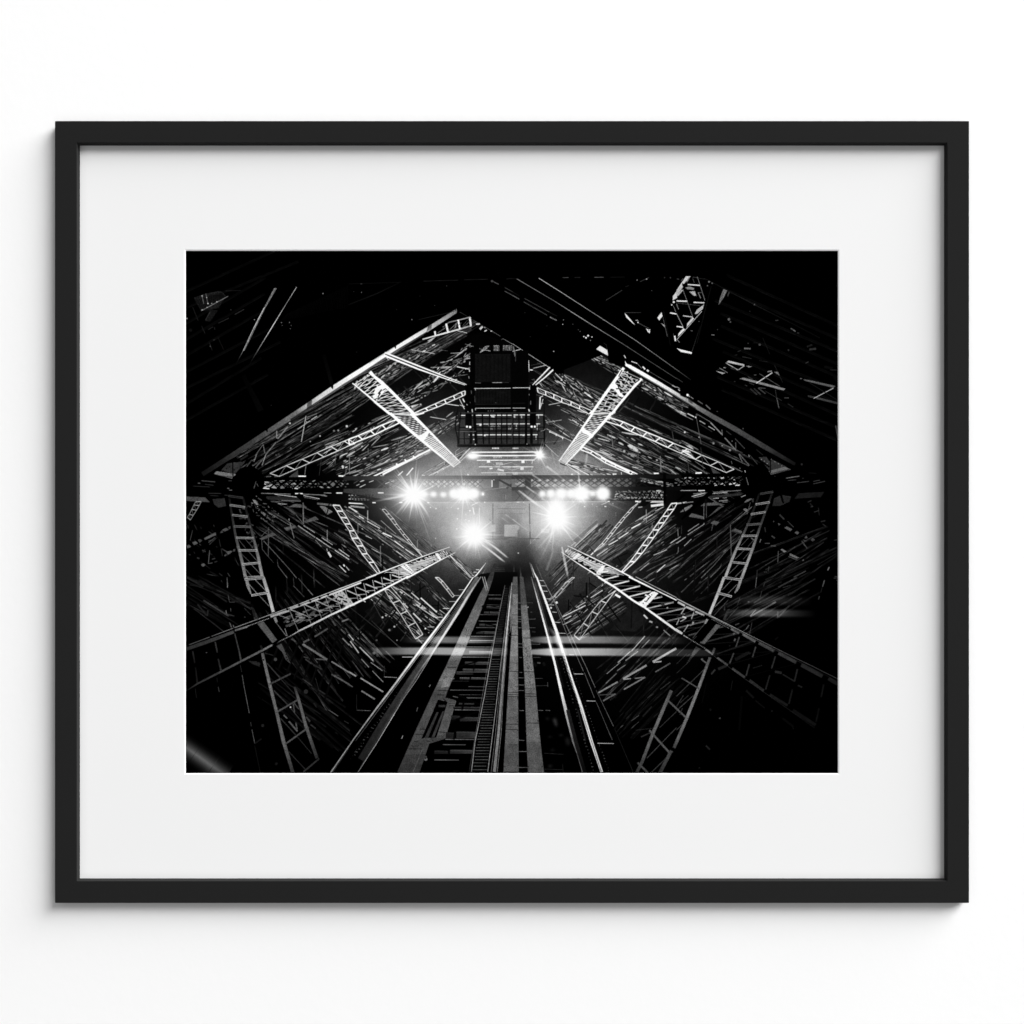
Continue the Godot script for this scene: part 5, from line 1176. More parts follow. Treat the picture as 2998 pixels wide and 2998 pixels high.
	lines([512, 205, 528, 290, 7, 0.35, 528, 292, 592, 290, 12, 0.25, 530, 530, 552, 590, 7, 0.5, 575, 560, 578, 590, 7, 0.5, 485, 385, 495, 430, 8, 0.5, 540, 360, 545, 400, 7, 0.4, 220, 270, 520, 455, 20, 0.26, 150, 315, 262, 452, 18, 0.16, 275, 385, 268, 455, 14, 0.2, 320, 165, 500, 290, 18, 0.14, 30, 0, 220, 110, 20, 0.16, 60, 85, 170, 105, 16, 0.12, 130, 30, 180, 90, 14, 0.12, 600, 240, 770, 370, 6, 0.25, 700, 360, 780, 440, 7, 0.25, 655, 1030, 672, 1115, 8, 0.2, 678, 1150, 700, 1285, 8, 0.4, 700, 1285, 762, 1600, 7, 0.45, 778, 1705, 785, 1755, 7, 0.3, 792, 1790, 826, 1955, 7, 0.42, 826, 1985, 890, 2290, 5, 0.15, 380, 1180, 385, 1235, 6, 0.15, 395, 1290, 408, 1350, 8, 0.3, 125, 1310, 140, 1420, 6, 0.15, 250, 890, 266, 882, 10, 0.4, 830, 1955, 905, 1900, 16, 0.1, 700, 470, 718, 465, 14, 0.2])
	lines([1390, 785, 1680, 970, 26, 0.42, 1550, 960, 1660, 970, 14, 0.36, 1730, 990, 1940, 1120, 18, 0.46, 1400, 935, 1455, 950, 12, 0.28, 1420, 960, 1500, 1020, 16, 0.24, 1500, 1015, 1620, 1085, 14, 0.2, 1730, 1140, 1940, 1260, 18, 0.36, 1730, 1145, 1820, 1158, 12, 0.26, 1400, 765, 1470, 730, 22, 0.36, 1530, 700, 1690, 600, 20, 0.32, 1590, 565, 1605, 605, 12, 0.35, 1390, 1195, 1500, 1275, 8, 0.3, 1440, 1260, 1590, 1415, 4, 0.2, 1540, 1180, 1580, 1320, 6, 0.22, 1575, 1325, 1650, 1375, 8, 0.22, 1590, 1430, 1690, 1555, 7, 0.25, 1695, 1560, 1810, 1635, 10, 0.38, 1880, 1690, 1932, 1720, 7, 0.25, 1485, 1735, 1545, 1780, 16, 0.22, 1430, 1640, 1478, 1700, 22, 0.25, 1520, 1480, 1555, 1530, 16, 0.16, 1380, 1480, 1600, 1610, 12, 0.13, 1255, 725, 1310, 755, 16, 0.3, 1860, 715, 1940, 800, 14, 0.5, 1280, 95, 1410, 230, 8, 0.35, 1280, 0, 1290, 95, 6, 0.3, 1450, 140, 1512, 210, 12, 0.42, 1340, 10, 1450, 140, 8, 0.35, 1740, 510, 1780, 570, 20, 0.3, 1810, 450, 1825, 480, 12, 0.5, 1850, 520, 1932, 490, 18, 0.42])

	# ladders and ties left of the track
	from(1020, 1690)
	ladder([425, 150, 520, 300, 612, 432, 700, 575, 790, 725], [470, 140, 605, 270, 690, 395, 790, 530, 875, 670], 10, 13, 0.8, 0.8, 7)
	ladder([1020, 0, 1085, 60, 1150, 140, 1225, 235], [1060, 0, 1110, 45, 1180, 130, 1245, 215], 9, 11, 0.9, 0.75, 6)
	lines([0, 670, 60, 740, 11, 0.75, 20, 750, 120, 890, 15, 0.65, 130, 820, 290, 980, 13, 0.65, 150, 960, 240, 1060, 11, 0.55, 260, 1000, 400, 1100, 9, 0.6, 280, 1100, 410, 1235, 9, 0.55, 0, 1110, 90, 1165, 20, 0.55, 140, 1185, 410, 1350, 18, 0.55, 150, 1335, 310, 1435, 20, 0.45, 0, 1260, 50, 1290, 12, 0.4, 420, 1040, 420, 1170, 5, 0.3, 420, 1172, 570, 1180, 8, 0.6, 95, 1380, 95, 1560, 4, 0.25, 95, 1565, 260, 1570, 6, 0.45, 630, 938, 755, 938, 8, 0.8, 930, 583, 1010, 583, 7, 0.85, 1020, 468, 1110, 468, 8, 0.9, 1110, 365, 1190, 365, 8, 0.9, 1185, 283, 1260, 283, 6, 0.85, 1240, 213, 1310, 213, 6, 0.8, 1300, 145, 1360, 145, 5, 0.75, 800, 748, 885, 748, 5, 0.75, 850, 240, 1040, 410, 16, 0.85, 740, 180, 830, 260, 14, 0.8, 790, 320, 1010, 470, 10, 0.8, 500, 110, 620, 250, 9, 0.8, 610, 140, 760, 250, 10, 0.75, 130, 240, 200, 290, 16, 0.7, 640, 300, 700, 360, 18, 0.75, 760, 420, 860, 520, 18, 0.8, 290, 300, 430, 560, 6, 0.3, 0, 340, 620, 830, 5, 0.3, 270, 510, 600, 830, 5, 0.35])
	spots([400, 470, 12, 0.8, 440, 450, 9, 0.8, 570, 740, 8, 0.6, 330, 740, 12, 0.35, 300, 890, 18, 0.3, 340, 920, 16, 0.25, 290, 790, 14, 0.25, 945, 650, 6, 0.8, 905, 602, 10, 0.95, 540, 580, 12, 0.7, 480, 620, 14, 0.5])
	# the track: girders, planks and rails running down the middle
	from(1020, 1690)
	stroke(1920, -170, 1880, 60, 200, 420, 0.07, 0.02, 70.0)
	bent([1620, -175, 6, 0.6, 1560, -95, 14, 0.9, 1478, 6, 16, 0.97])
	bent([1640, -150, 4, 0.2, 1590, -60, 8, 0.4, 1552, 4, 12, 0.5])
	bent([1720, -110, 12, 0.1, 1700, -40, 18, 0.2, 1690, 4, 22, 0.26])
	bent([1950, -160, 8, 0.1, 1948, -60, 16, 0.22, 1946, 4, 30, 0.3])
	bent([2018, -160, 6, 0.08, 2026, -60, 16, 0.2, 2034, 4, 26, 0.28])
	bent([2135, -175, 6, 0.4, 2160, -90, 8, 0.5, 2185, 4, 10, 0.5])
	bent([2150, -160, 6, 0.5, 2185, -60, 12, 0.85, 2216, 4, 18, 0.92])
	bent([2205, -160, 4, 0.4, 2260, -40, 5, 0.45, 2275, 4, 6, 0.45])
	hatch(1720, -120, 1690, 0, 1840, -120, 1850, 0, 6, 5, 7, 0.25)
	area(0.0, [1560, -40, 1700, -60, 1990, -60, 1990, 2300, -60, 2300, 60, 1932, 560, 1270, 900, 800, 1250, 330, 1480, 0])
	# left plate girder with its rail
	bent([1520, -10, 40, 0.36, 1340, 300, 80, 0.32, 1060, 720, 90, 0.34, 880, 980, 90, 0.28, 640, 1360, 90, 0.22, 420, 1700, 90, 0.18, 150, 2150, 90, 0.14])
	bent([1470, -6, 12, 1.0, 1340, 190, 16, 0.95, 1200, 385, 20, 0.85, 1040, 600, 26, 0.97, 880, 810, 30, 1.0, 740, 1000, 30, 0.9, 540, 1270, 26, 0.7, 330, 1540, 20, 0.6, 60, 1905, 14, 0.55, -200, 2290, 9, 0.5])
	bent([1200, 410, 4, 0.1, 880, 835, 6, 0.05, 540, 1290, 6, 0.05, 60, 1925, 5, 0.05])
	bent([1190, 435, 6, 0.8, 880, 848, 8, 0.8, 540, 1306, 7, 0.55, 80, 1930, 5, 0.35])
	bent([1560, -10, 14, 0.45, 1400, 230, 24, 0.75, 1300, 400, 28, 0.8, 1180, 590, 26, 0.85, 1080, 745, 24, 0.85, 960, 930, 20, 0.6, 830, 1110, 18, 0.4, 640, 1420, 24, 0.28, 440, 1740, 20, 0.25, 140, 2240, 20, 0.12])
	bent([1020, 850, 5, 0.9, 800, 1210, 6, 0.75, 640, 1440, 6, 0.6, 520, 1640, 8, 0.8, 340, 1940, 7, 0.75, 110, 2295, 6, 0.6])
	hatch(1340, 235, 560, 1320, 1362, 250, 592, 1345, 64, 8, 18, 0.0)
	hatch(560, 1330, 40, 2100, 600, 1350, 90, 2120, 22, 9, 12, 0.35, 0.0, 1.0, 0.6)
	hatch(500, 1420, 0, 2150, 520, 1430, 30, 2165, 20, 7, 9, 0.22, 0.0, 1.0, 0.6)
	# dark web right of it
	area(0.0, [1560, 20, 1640, 30, 1630, 170, 1440, 480, 1210, 930, 1000, 1420, 750, 1932, 590, 2290, 190, 2290, 420, 1920, 760, 1360, 1020, 900, 1330, 420])
	lines([950, 1290, 965, 1262, 8, 0.6, 800, 1580, 815, 1530, 10, 0.35, 625, 1900, 640, 1862, 10, 0.6, 1330, 520, 1400, 430, 3, 0.06])
	# left plank walk
	from(0, 0, false)
	var planks := [[1650, 1446, 1453, 0.12], [1700, 1425, 1441, 0.26], [1737, 1405, 1428, 0.36], [1800, 1375, 1403, 0.42], [1860, 1347, 1377, 0.44], [1905, 1326, 1359, 0.52], [1935, 1312, 1346, 0.36], [1985, 1288, 1326, 0.46], [2020, 1271, 1311, 0.3], [2080, 1243, 1290, 0.32], [2150, 1211, 1265, 0.3], [2266, 1160, 1226, 0.2]]
	for k in planks.size() - 1:
		var a: Array = planks[k]
		var b: Array = planks[k + 1]
		for n in 4:
			var t := n / 4.0
			var u := (n + 1) / 4.0
			area(lerpf(a[3], b[3], t), [lerpf(a[1], b[1], t), lerpf(a[0], b[0], t), lerpf(a[2], b[2], t), lerpf(a[0], b[0], t), lerpf(a[2], b[2], u), lerpf(a[0], b[0], u), lerpf(a[1], b[1], u), lerpf(a[0], b[0], u)], 0.06)
	from(1020, 1690)
	flecks(1450, 550, 760, 2050, 30, 44, 9, 30, 10, 50, 4, 7, 0.2, 0.34, 1.2)
	for r in [[1130, 1195, 1240, 1195, 0.6], [1160, 1058, 1270, 1062, 0.05], [1060, 1330, 1165, 1330, 0.05], [1040, 1385, 1140, 1385, 0.05], [840, 1785, 905, 1790, 0.03], [790, 1850, 880, 1850, 0.06], [770, 1932, 870, 1930, 0.04], [740, 1985, 830, 1980, 0.05], [710, 2020, 870, 2022, 0.05]]:
		lines([r[0], r[1], r[2], r[3], 6, r[4]])
	area(0.5, [1120, 1200, 1200, 1196, 1190, 1280, 1090, 1300], 0.12)
	lines([1060, 1432, 890, 1900, 4, 0.5, 1245, 1060, 1130, 1400, 4, 0.45, 880, 2000, 760, 2290, 5, 0.4])
	# bypass loop
	area(0.0, [1055, 1440, 1170, 1470, 1010, 1890, 890, 1890, 860, 1900])
	area(0.34, [1170, 1460, 1265, 1455, 1140, 1890, 1035, 1885], 0.07)
	area(0.22, [1035, 1590, 1060, 1590, 935, 1895, 895, 1890], 0.05)
	area(0.24, [1105, 1580, 1130, 1575, 1010, 1885, 975, 1890], 0.05)
	area(0.3, [1080, 1425, 1160, 1420, 1265, 1450, 1245, 1470, 1170, 1470], 0.12)
	area(0.28, [730, 1950, 860, 1925, 1030, 1885, 1140, 1885, 1125, 1905, 900, 1975, 760, 1985], 0.1)
	rect(0.22, 1060, 1500, 1140, 1530, 0.05)
	lines([1265, 1455, 1140, 1895, 4, 0.5, 1050, 1600, 920, 1860, 3, 0.3, 1175, 1485, 1250, 1480, 5, 0.06, 1180, 1512, 1245, 1510, 5, 0.06, 1060, 1820, 1140, 1825, 6, 0.04, 1050, 1870, 1130, 1870, 5, 0.05, 920, 1925, 960, 1935, 7, 0.02, 980, 1910, 1000, 1930, 7, 0.02, 1110, 1430, 1150, 1455, 7, 0.05])
	# panels seen between the sleepers
	for r in [[1645, 1800, 205, 8, 0.4], [1650, 1800, 252, 22, 0.34], [1610, 1790, 322, 5, 0.5], [1625, 1780, 350, 28, 0.32], [1595, 1780, 416, 28, 0.36], [1545, 1780, 438, 6, 0.5], [1520, 1750, 514, 7, 0.6], [1540, 1740, 560, 30, 0.34], [1500, 1740, 590, 7, 0.5], [1505, 1730, 650, 34, 0.34], [1440, 1720, 693, 7, 0.6], [1425, 1715, 742, 9, 0.75], [1410, 1700, 760, 6, 0.6], [1380, 1700, 818, 9, 0.5], [1420, 1690, 880, 34, 0.5], [1340, 1670, 938, 10, 0.55], [1370, 1655, 1010, 40, 0.34], [1345, 1645, 1092, 36, 0.36], [1270, 1640, 1114, 7, 0.5], [1270, 1470, 1136, 7, 0.4], [1310, 1425, 1188, 22, 0.42], [1442, 1625, 1190, 26, 0.42], [1230, 1250, 1190, 14, 0.4], [1220, 1420, 1220, 5, 0.3], [1410, 1610, 1286, 9, 0.36], [1195, 1605, 1327, 9, 0.42], [1300, 1590, 1382, 5, 0.4], [1390, 1580, 1418, 13, 0.36], [1300, 1480, 1488, 20, 0.26], [1230, 1550, 1535, 24, 0.26], [1250, 1550, 1560, 9, 0.5], [1210, 1310, 1650, 50, 0.2], [1310, 1530, 1668, 54, 0.28], [1270, 1500, 1855, 90, 0.28], [1145, 1240, 1860, 80, 0.2], [1140, 1480, 1908, 9, 0.5], [1110, 1380, 1970, 10, 0.4], [1195, 1460, 2052, 48, 0.32], [1010, 1170, 2058, 40, 0.2], [1010, 1300, 2150, 10, 0.45], [1230, 1300, 2280, 8, 0.12]]:
		stroke(r[0], r[2], r[1], r[2] + 2, r[3], r[3] * 0.85, r[4] * (0.6 if r[3] > 20 else 1.0), r[4] * 0.85)
		if r[3] > 20:
			stroke(r[0], r[2] - r[3] * 0.3, r[1], r[2] - r[3] * 0.3, 4, 4, r[4] * 1.3, r[4] * 1.1)
			stroke(r[0] + 10, r[2] + r[3] * 0.2, r[1], r[2] + r[3] * 0.15, 4, 4, r[4] * 0.3, r[4] * 0.5)
	lines([1600, 320, 1780, 355, 9, 0.02, 1590, 380, 1780, 372, 9, 0.02, 1510, 515, 1750, 575, 16, 0.02, 1500, 640, 1740, 598, 14, 0.02, 1300, 1050, 1640, 955, 14, 0.02, 1270, 1380, 1570, 1505, 20, 0.02, 1200, 1700, 1540, 1575, 20, 0.02, 1660, 405, 1660, 430, 8, 0.03, 1615, 540, 1610, 580, 9, 0.03, 1595, 640, 1590, 670, 9, 0.03, 1490, 1000, 1470, 1110, 14, 0.03, 1440, 1180, 1430, 1210, 14, 0.02, 1360, 1460, 1335, 1560, 22, 0.02, 1255, 1800, 1240, 1910, 20, 0.02, 1190, 2030, 1175, 2085, 16, 0.02, 1230, 1400, 1290, 1415, 12, 0.35])
	spots([1590, 345, 20, 0.02, 1515, 560, 22, 0.02, 1475, 650, 26, 0.02, 910, 2142, 20, 0.4, 908, 2118, 16, 0.3, 905, 2130, 9, 0.05])
	# rack ladder
	area(0.02, [1840, 90, 1910, 90, 1860, 600, 1790, 1100, 1690, 1932, 1635, 2290, 1440, 2290, 1490, 1932, 1600, 1400, 1690, 900, 1780, 450])
	hatch(1835, 120, 1680, 930, 1895, 120, 1800, 930, 40, 5, 7, 0.28, 0.0, 1.0, 0.25)
	hatch(1675, 950, 1445, 2290, 1795, 950, 1640, 2290, 42, 6, 7, 0.42, 0.0, 0.9, 0.15)
	bent([1842, 90, 5, 0.5, 1770, 450, 7, 0.62, 1680, 940, 9, 0.62, 1600, 1400, 9, 0.6, 1490, 1940, 9, 0.6, 1447, 2290, 9, 0.6])
	bent([1815, 260, 4, 0.3, 1655, 940, 6, 0.4, 1575, 1400, 6, 0.4, 1505, 1800, 7, 0.4, 1420, 2290, 7, 0.2])
	bent([1905, 100, 5, 0.45, 1850, 560, 7, 0.55, 1790, 1050, 8, 0.6, 1740, 1500, 8, 0.6, 1685, 1940, 9, 0.6, 1640, 2290, 9, 0.6])
	# middle rail
	bent([1925, 60, 12, 0.5, 1895, 350, 16, 0.8, 1865, 640, 20, 0.7, 1838, 950, 24, 0.58, 1805, 1350, 28, 0.46, 1770, 1800, 32, 0.5, 1718, 2290, 38, 0.45])
	bent([1890, 200, 4, 0.4, 1800, 1100, 5, 0.45, 1730, 1850, 6, 0.5, 1680, 2290, 7, 0.45])
	bent([1905, 400, 4, 0.7, 1860, 900, 5, 0.5, 1820, 1400, 5, 0.6, 1800, 1800, 6, 0.6, 1752, 2290, 7, 0.5])
	# middle plank walk
	from(1500, 1690)
	area(0.33, [8, -5, 58, -5, 62, 330, -28, 330], 0.04)
	area(0.42, [-28, 330, 62, 330, 62, 640, -8, 560, -28, 660], 0.05)
	area(0.46, [4, 200, 62, 200, 62, 660, -12, 660], 0.06)
	area(0.5, [-12, 660, 62, 660, 64, 930, -30, 930], 0.09)
	area(0.44, [-30, 930, 64, 930, 66, 1400, -58, 1400], 0.09)
	area(0.38, [-58, 1400, 66, 1400, 70, 1960, -90, 1960], 0.06)
	area(0.33, [-90, 1960, 70, 1960, 73, 2300, -108, 2300], 0.06)
	area(0.3, [85, -5, 128, -5, 170, 330, 98, 330], 0.04)
	area(0.42, [98, 330, 170, 330, 200, 620, 112, 620], 0.06)
	area(0.5, [112, 620, 200, 620, 232, 930, 126, 930], 0.09)
	area(0.46, [126, 930, 232, 930, 272, 1300, 146, 1300], 0.1)
	area(0.4, [146, 1300, 272, 1300, 330, 1940, 165, 1940], 0.06)
	area(0.34, [165, 1940, 330, 1940, 371, 2300, 182, 2300], 0.06)
	flecks(10, 400, -10, 2200, 40, 70, 12, 50, 10, 60, 4, 7, 0.32, 0.5, 1.2)
	flecks(150, 500, 260, 2200, 36, 80, 12, 50, 10, 60, 4, 7, 0.32, 0.48, 1.2)
	flecks(150, 820, 200, 1320, 45, 55, 12, 110, 3, 8, 4, 7, 0.05, 0.15, 1.2)
	for r in [[-30, 64, 1105], [-55, 66, 1352], [-55, 66, 1380], [-60, 66, 1402], [-80, 68, 1728], [128, 250, 1110], [150, 285, 1400], [160, 310, 1715], [-20, 62, 680], [-100, 72, 2290], [150, 270, 1370], [-15, 62, 560], [0, 62, 440], [125, 215, 712], [-85, 60, 1790]]:
		stroke(r[0], r[2], r[1], r[2] + 3, 5, 5, 0.05, 0.05)
	spots([60, 1420, 5, 0.05, 160, 1425, 5, 0.05, 60, 1700, 5, 0.05, 165, 1690, 5, 0.05, 300, 1690, 6, 0.05, 290, 1425, 5, 0.05, 60, 1800, 5, 0.05, 55, 1880, 5, 0.05, 170, 1860, 5, 0.05, 320, 1850, 5, 0.05, 60, 2220, 6, 0.05, 185, 2230, 6, 0.05, 350, 2230, 6, 0.05, -90, 2230, 5, 0.05])
	for r in [[68, 100, 300], [66, 100, 372], [64, 100, 462], [64, 103, 490], [64, 105, 520], [66, 112, 592], [66, 115, 780], [66, 118, 820], [78, 112, 942], [78, 115, 1118], [68, 132, 1182], [68, 135, 1266], [68, 138, 1332], [80, 135, 1567], [75, 140, 1918], [72, 168, 2050], [72, 180, 2238]]:
		stroke(r[0], r[2], r[1], r[2] + 2, 6, 6, 0.5, 0.5)
	lines([165, 298, 232, 298, 5, 0.35, 232, 290, 232, 306, 5, 0.35, 185, 492, 268, 490, 5, 0.45, 266, 478, 266, 498, 5, 0.4, 195, 592, 270, 592, 5, 0.4, 178, 345, 184, 355, 14, 0.7, 212, 408, 232, 410, 7, 0.4, 245, 942, 330, 942, 6, 0.4, 210, 740, 240, 740, 5, 0.4, 215, 785, 320, 788, 5, 0.5, 320, 768, 320, 790, 5, 0.45, 290, 1005, 330, 1008, 20, 0.3, 265, 1190, 355, 1190, 7, 0.3, 275, 1276, 415, 1274, 5, 0.35, 413, 1235, 415, 1290, 7, 0.35, 305, 1566, 362, 1568, 7, 0.45, 385, 1566, 445, 1568, 7, 0.45, 370, 2070, 600, 2085, 5, 0.22, 375, 2258, 590, 2265, 5, 0.22, 590, 2200, 596, 2290, 6, 0.14, 250, 1005, 280, 1050, 30, 0.08, 360, 1000, 380, 1040, 30, 0.08, 230, 640, 270, 642, 14, 0.2])
	# right girder with its two rails
	bent([222, -5, 10, 0.4, 290, 240, 16, 0.75, 370, 530, 20, 0.95, 450, 830, 24, 1.0, 500, 1020, 26, 0.97, 570, 1330, 32, 0.9, 640, 1620, 40, 0.62, 720, 1935, 36, 0.45, 770, 2080, 26, 0.4, 826, 2295, 14, 0.42])
	bent([650, 1560, 40, 0.14, 745, 1935, 46, 0.12, 850, 2295, 44, 0.05])
	bent([262, 60, 10, 0.3, 400, 560, 18, 0.3, 510, 960, 22, 0.12, 600, 1300, 30, 0.06])
	bent([285, -5, 18, 0.9, 340, 150, 24, 1.0, 400, 310, 28, 1.0, 520, 640, 34, 1.0, 600, 900, 34, 1.0, 700, 1220, 36, 0.97, 800, 1500, 38, 0.85, 860, 1700, 38, 0.85, 930, 1935, 36, 0.85, 1052, 2295, 32, 0.72])
	bent([800, 1520, 5, 0.45, 870, 1750, 6, 0.35, 940, 1960, 7, 0.3, 1045, 2290, 8, 0.3])
	bent([735, 1420, 14, 0.15, 860, 1930, 18, 0.12])
	hatch(318, 160, 560, 940, 340, 160, 600, 940, 60, 6, 8, 0.0)
	hatch(560, 900, 760, 1560, 600, 890, 800, 1550, 40, 12, 14, 0.0)
	hatch(550, 940, 945, 2290, 575, 935, 970, 2290, 34, 8, 12, 0.4, 0.0, 1.0, 0.6)
	hatch(690, 1060, 1130, 2290, 710, 1065, 1150, 2300, 34, 8, 12, 0.35, 0.0, 1.0, 0.6)
	# handrail lines and treads beside it
	bent([340, -5, 5, 0.4, 480, 255, 6, 0.5, 620, 620, 6, 0.5, 745, 900, 6, 0.5, 835, 1105, 6, 0.5])
	bent([845, 1120, 6, 0.45, 965, 1420, 6, 0.5])
	bent([985, 1465, 5, 0.42, 1175, 1915, 6, 0.45])
	bent([370, 40, 6, 0.5, 520, 330, 6, 0.55, 740, 790, 7, 0.55, 860, 1040, 6, 0.55, 975, 1300, 6, 0.5])
	bent([985, 1330, 5, 0.45, 1190, 1755, 6, 0.5])
	bent([1205, 1790, 4, 0.2, 1420, 2290, 5, 0.22])
	for r in [[310, 370, 35], [335, 400, 97], [355, 412, 160], [390, 455, 250], [415, 490, 322], [468, 520, 408], [490, 565, 527], [540, 625, 656], [665, 725, 908], [720, 835, 1136], [870, 980, 1454], [1000, 1195, 1954]]:
		stroke(r[0], r[2], r[1], r[2] + 3, 8, 8, 0.75, 0.75)
	spots([520, 295, 14, 0.9, 453, 358, 12, 0.85])
	ladder([700, 0, 640, 50, 570, 130, 490, 225], [730, 0, 675, 50, 600, 140, 520, 235], 8, 10, 0.8, 0.7)
	ladder([1190, 170, 1040, 275, 935, 402, 835, 540, 725, 682], [1215, 155, 1105, 300, 1005, 435, 900, 580, 788, 735], 9, 14, 0.85, 0.72, 6)
	lines([590, 465, 860, 330, 10, 0.9, 610, 495, 690, 455, 9, 0.85, 920, 240, 1060, 150, 10, 0.85, 750, 355, 860, 290, 9, 0.8, 1650, 995, 1930, 835, 26, 0.62, 1660, 1000, 1755, 990, 16, 0.62, 1300, 1195, 1580, 1035, 24, 0.55, 1310, 1200, 1395, 1192, 14, 0.55, 1010, 1360, 1240, 1230, 20, 0.5, 1680, 1115, 1860, 1010, 16, 0.35, 1310, 1320, 1565, 1175, 18, 0.45, 1440, 1190, 1560, 1175, 14, 0.45, 1065, 1455, 1215, 1370, 18, 0.38, 1020, 1385, 1200, 1375, 12, 0.3, 1110, 1135, 1270, 1000, 9, 0.55, 1240, 1005, 1390, 870, 12, 0.6, 1400, 870, 1560, 690, 12, 0.62, 1330, 980, 1480, 870, 12, 0.55, 1520, 830, 1615, 735, 10, 0.5, 1230, 1100, 1330, 1030, 9, 0.5, 1100, 1250, 1225, 1130, 9, 0.45, 1490, 1700, 1400, 1775, 6, 0.3, 1270, 1770, 1305, 1740, 8, 0.35, 1450, 1800, 1700, 1772, 5, 0.25, 1740, 1320, 1860, 1230, 9, 0.25, 1400, 1690, 1490, 1625, 9, 0.3, 1590, 1420, 1660, 1370, 8, 0.25])
	# right bright girder running off towards the edge
	area(0.0, [1010, -60, 1400, -5, 1932, 258, 2400, 480, 3840, 1210, 3840, 1320, 3580, 1780, 3540, 1780, 2700, 1180, 1932, 630])
	for k in 13:
		var t := k / 13.0
		var a := Vector2(3100, 860).lerp(Vector2(1130, -90), pow(t, 0.8))
		var b := Vector2(2360, 920).lerp(Vector2(860, -90), pow(t, 0.8))
		var q := (k + 1) / 13.0
		var c := Vector2(3100, 860).lerp(Vector2(1130, -90), pow(q, 0.8))
		var vv := minf(0.12 + 1.1 * t, 0.85)
		stroke(a.x, a.y + 10, b.x, b.y, 8, 7, vv * 0.5, vv * 0.5)
		stroke(c.x, c.y + 10, lerpf(b.x, c.x, 0.1), lerpf(b.y, c.y, 0.1), 20, 16, vv, vv)
	area(0.92, [1475, 320, 1530, 350, 1570, 352, 1720, 185, 1690, 165, 1640, 170], 0.1)
	spots([1610, 215, 6, 0.0, 1640, 205, 6, 0.0, 1690, 235, 6, 0.0, 1660, 262, 6, 0.0, 1560, 280, 6, 0.0, 1540, 305, 6, 0.0, 1635, 290, 6, 0.0, 1715, 205, 6, 0.0, 1590, 330, 6, 0.0, 1610, 310, 6, 0.0, 1600, 245, 7, 0.0])
	lines([1570, 290, 1630, 220, 10, 0.1, 1680, 165, 1800, 212, 9, 0.1, 1560, 205, 1590, 215, 20, 0.9, 1210, 200, 1270, 235, 26, 0.95, 1545, 440, 1590, 485, 20, 0.75, 1610, 515, 1650, 530, 22, 0.6, 1690, 580, 1715, 590, 20, 0.5, 1780, 620, 1860, 690, 12, 0.5, 1820, 350, 1830, 365, 20, 0.6, 1750, 310, 1790, 330, 30, 0.2])
	bent([1010, -5, 24, 1.0, 1200, 112, 24, 1.0, 1430, 278, 24, 1.0, 1560, 355, 22, 0.97, 1760, 500, 28, 0.9, 1932, 625, 26, 0.8, 2000, 665, 22, 0.72])
	bent([1370, -8, 20, 1.0, 1560, 85, 20, 1.0, 1680, 145, 12, 0.95, 1932, 268, 16, 0.9])
	bent([1450, -8, 7, 0.8, 1700, 120, 7, 0.75, 1932, 238, 8, 0.75])
	hatch(1680, 155, 1780, 205, 1675, 165, 1775, 212, 14, 4, 4, 0.1)
	from(1980, 1690)
	bent([0, 248, 9, 0.8, 380, 440, 9, 0.75, 760, 630, 7, 0.62, 1280, 890, 5, 0.5, 1600, 1045, 5, 0.42, 1905, 1198, 5, 0.36])
	bent([0, 262, 4, 0.6, 400, 462, 6, 0.7, 760, 648, 5, 0.5, 1300, 920, 4, 0.35, 1905, 1225, 3, 0.15])
	bent([15, 290, 24, 0.72, 100, 335, 24, 0.72])
	bent([110, 345, 26, 0.68, 215, 390, 24, 0.68])
	bent([220, 400, 22, 0.62, 330, 448, 22, 0.62])
	bent([415, 490, 8, 0.55, 620, 600, 8, 0.5])
	bent([640, 605, 24, 0.4, 740, 660, 22, 0.38])
	bent([780, 668, 30, 0.38, 930, 758, 28, 0.36])
	bent([970, 770, 36, 0.3, 1150, 868, 34, 0.28])
	bent([1200, 890, 38, 0.24, 1410, 1002, 38, 0.22])
	bent([1470, 1030, 44, 0.18, 1720, 1165, 44, 0.16])
	bent([1790, 1190, 44, 0.14, 1910, 1262, 44, 0.12])
	hatch(420, 488, 600, 585, 412, 502, 592, 600, 11, 8, 8, 0.0)
	bent([-10, 608, 22, 0.78, 70, 662, 24, 0.72])
	bent([80, 680, 12, 0.6, 340, 838, 10, 0.5])
	hatch(140, 706, 330, 828, 130, 722, 322, 845, 12, 8, 8, 0.0)
	bent([340, 845, 22, 0.42, 430, 910, 20, 0.38])
	bent([480, 945, 24, 0.32, 605, 1035, 22, 0.3])
	bent([655, 1070, 26, 0.25, 808, 1178, 24, 0.25])
	bent([860, 1210, 30, 0.18, 1030, 1335, 28, 0.18])
	bent([1100, 1380, 32, 0.12, 1310, 1510, 30, 0.12])
	bent([1370, 1565, 40, 0.07, 1640, 1740, 38, 0.09])
	bent([440, 925, 4, 0.4, 800, 1190, 4, 0.35, 1300, 1540, 4, 0.25, 1630, 1775, 4, 0.18])
	bent([740, 700, 16, 0.28, 700, 820, 16, 0.28])
	bent([675, 890, 16, 0.25, 625, 1015, 18, 0.28])
	bent([935, 815, 18, 0.24, 895, 940, 16, 0.24])
	bent([860, 1020, 18, 0.2, 820, 1160, 18, 0.22])
	bent([1165, 930, 18, 0.2, 1120, 1075, 18, 0.2])
	bent([1100, 1150, 18, 0.14, 1050, 1320, 18, 0.16])
	bent([1425, 1080, 20, 0.16, 1390, 1225, 18, 0.16])
	bent([1365, 1320, 20, 0.1, 1325, 1490, 20, 0.12])
	bent([1735, 1260, 20, 0.1, 1705, 1410, 18, 0.09])
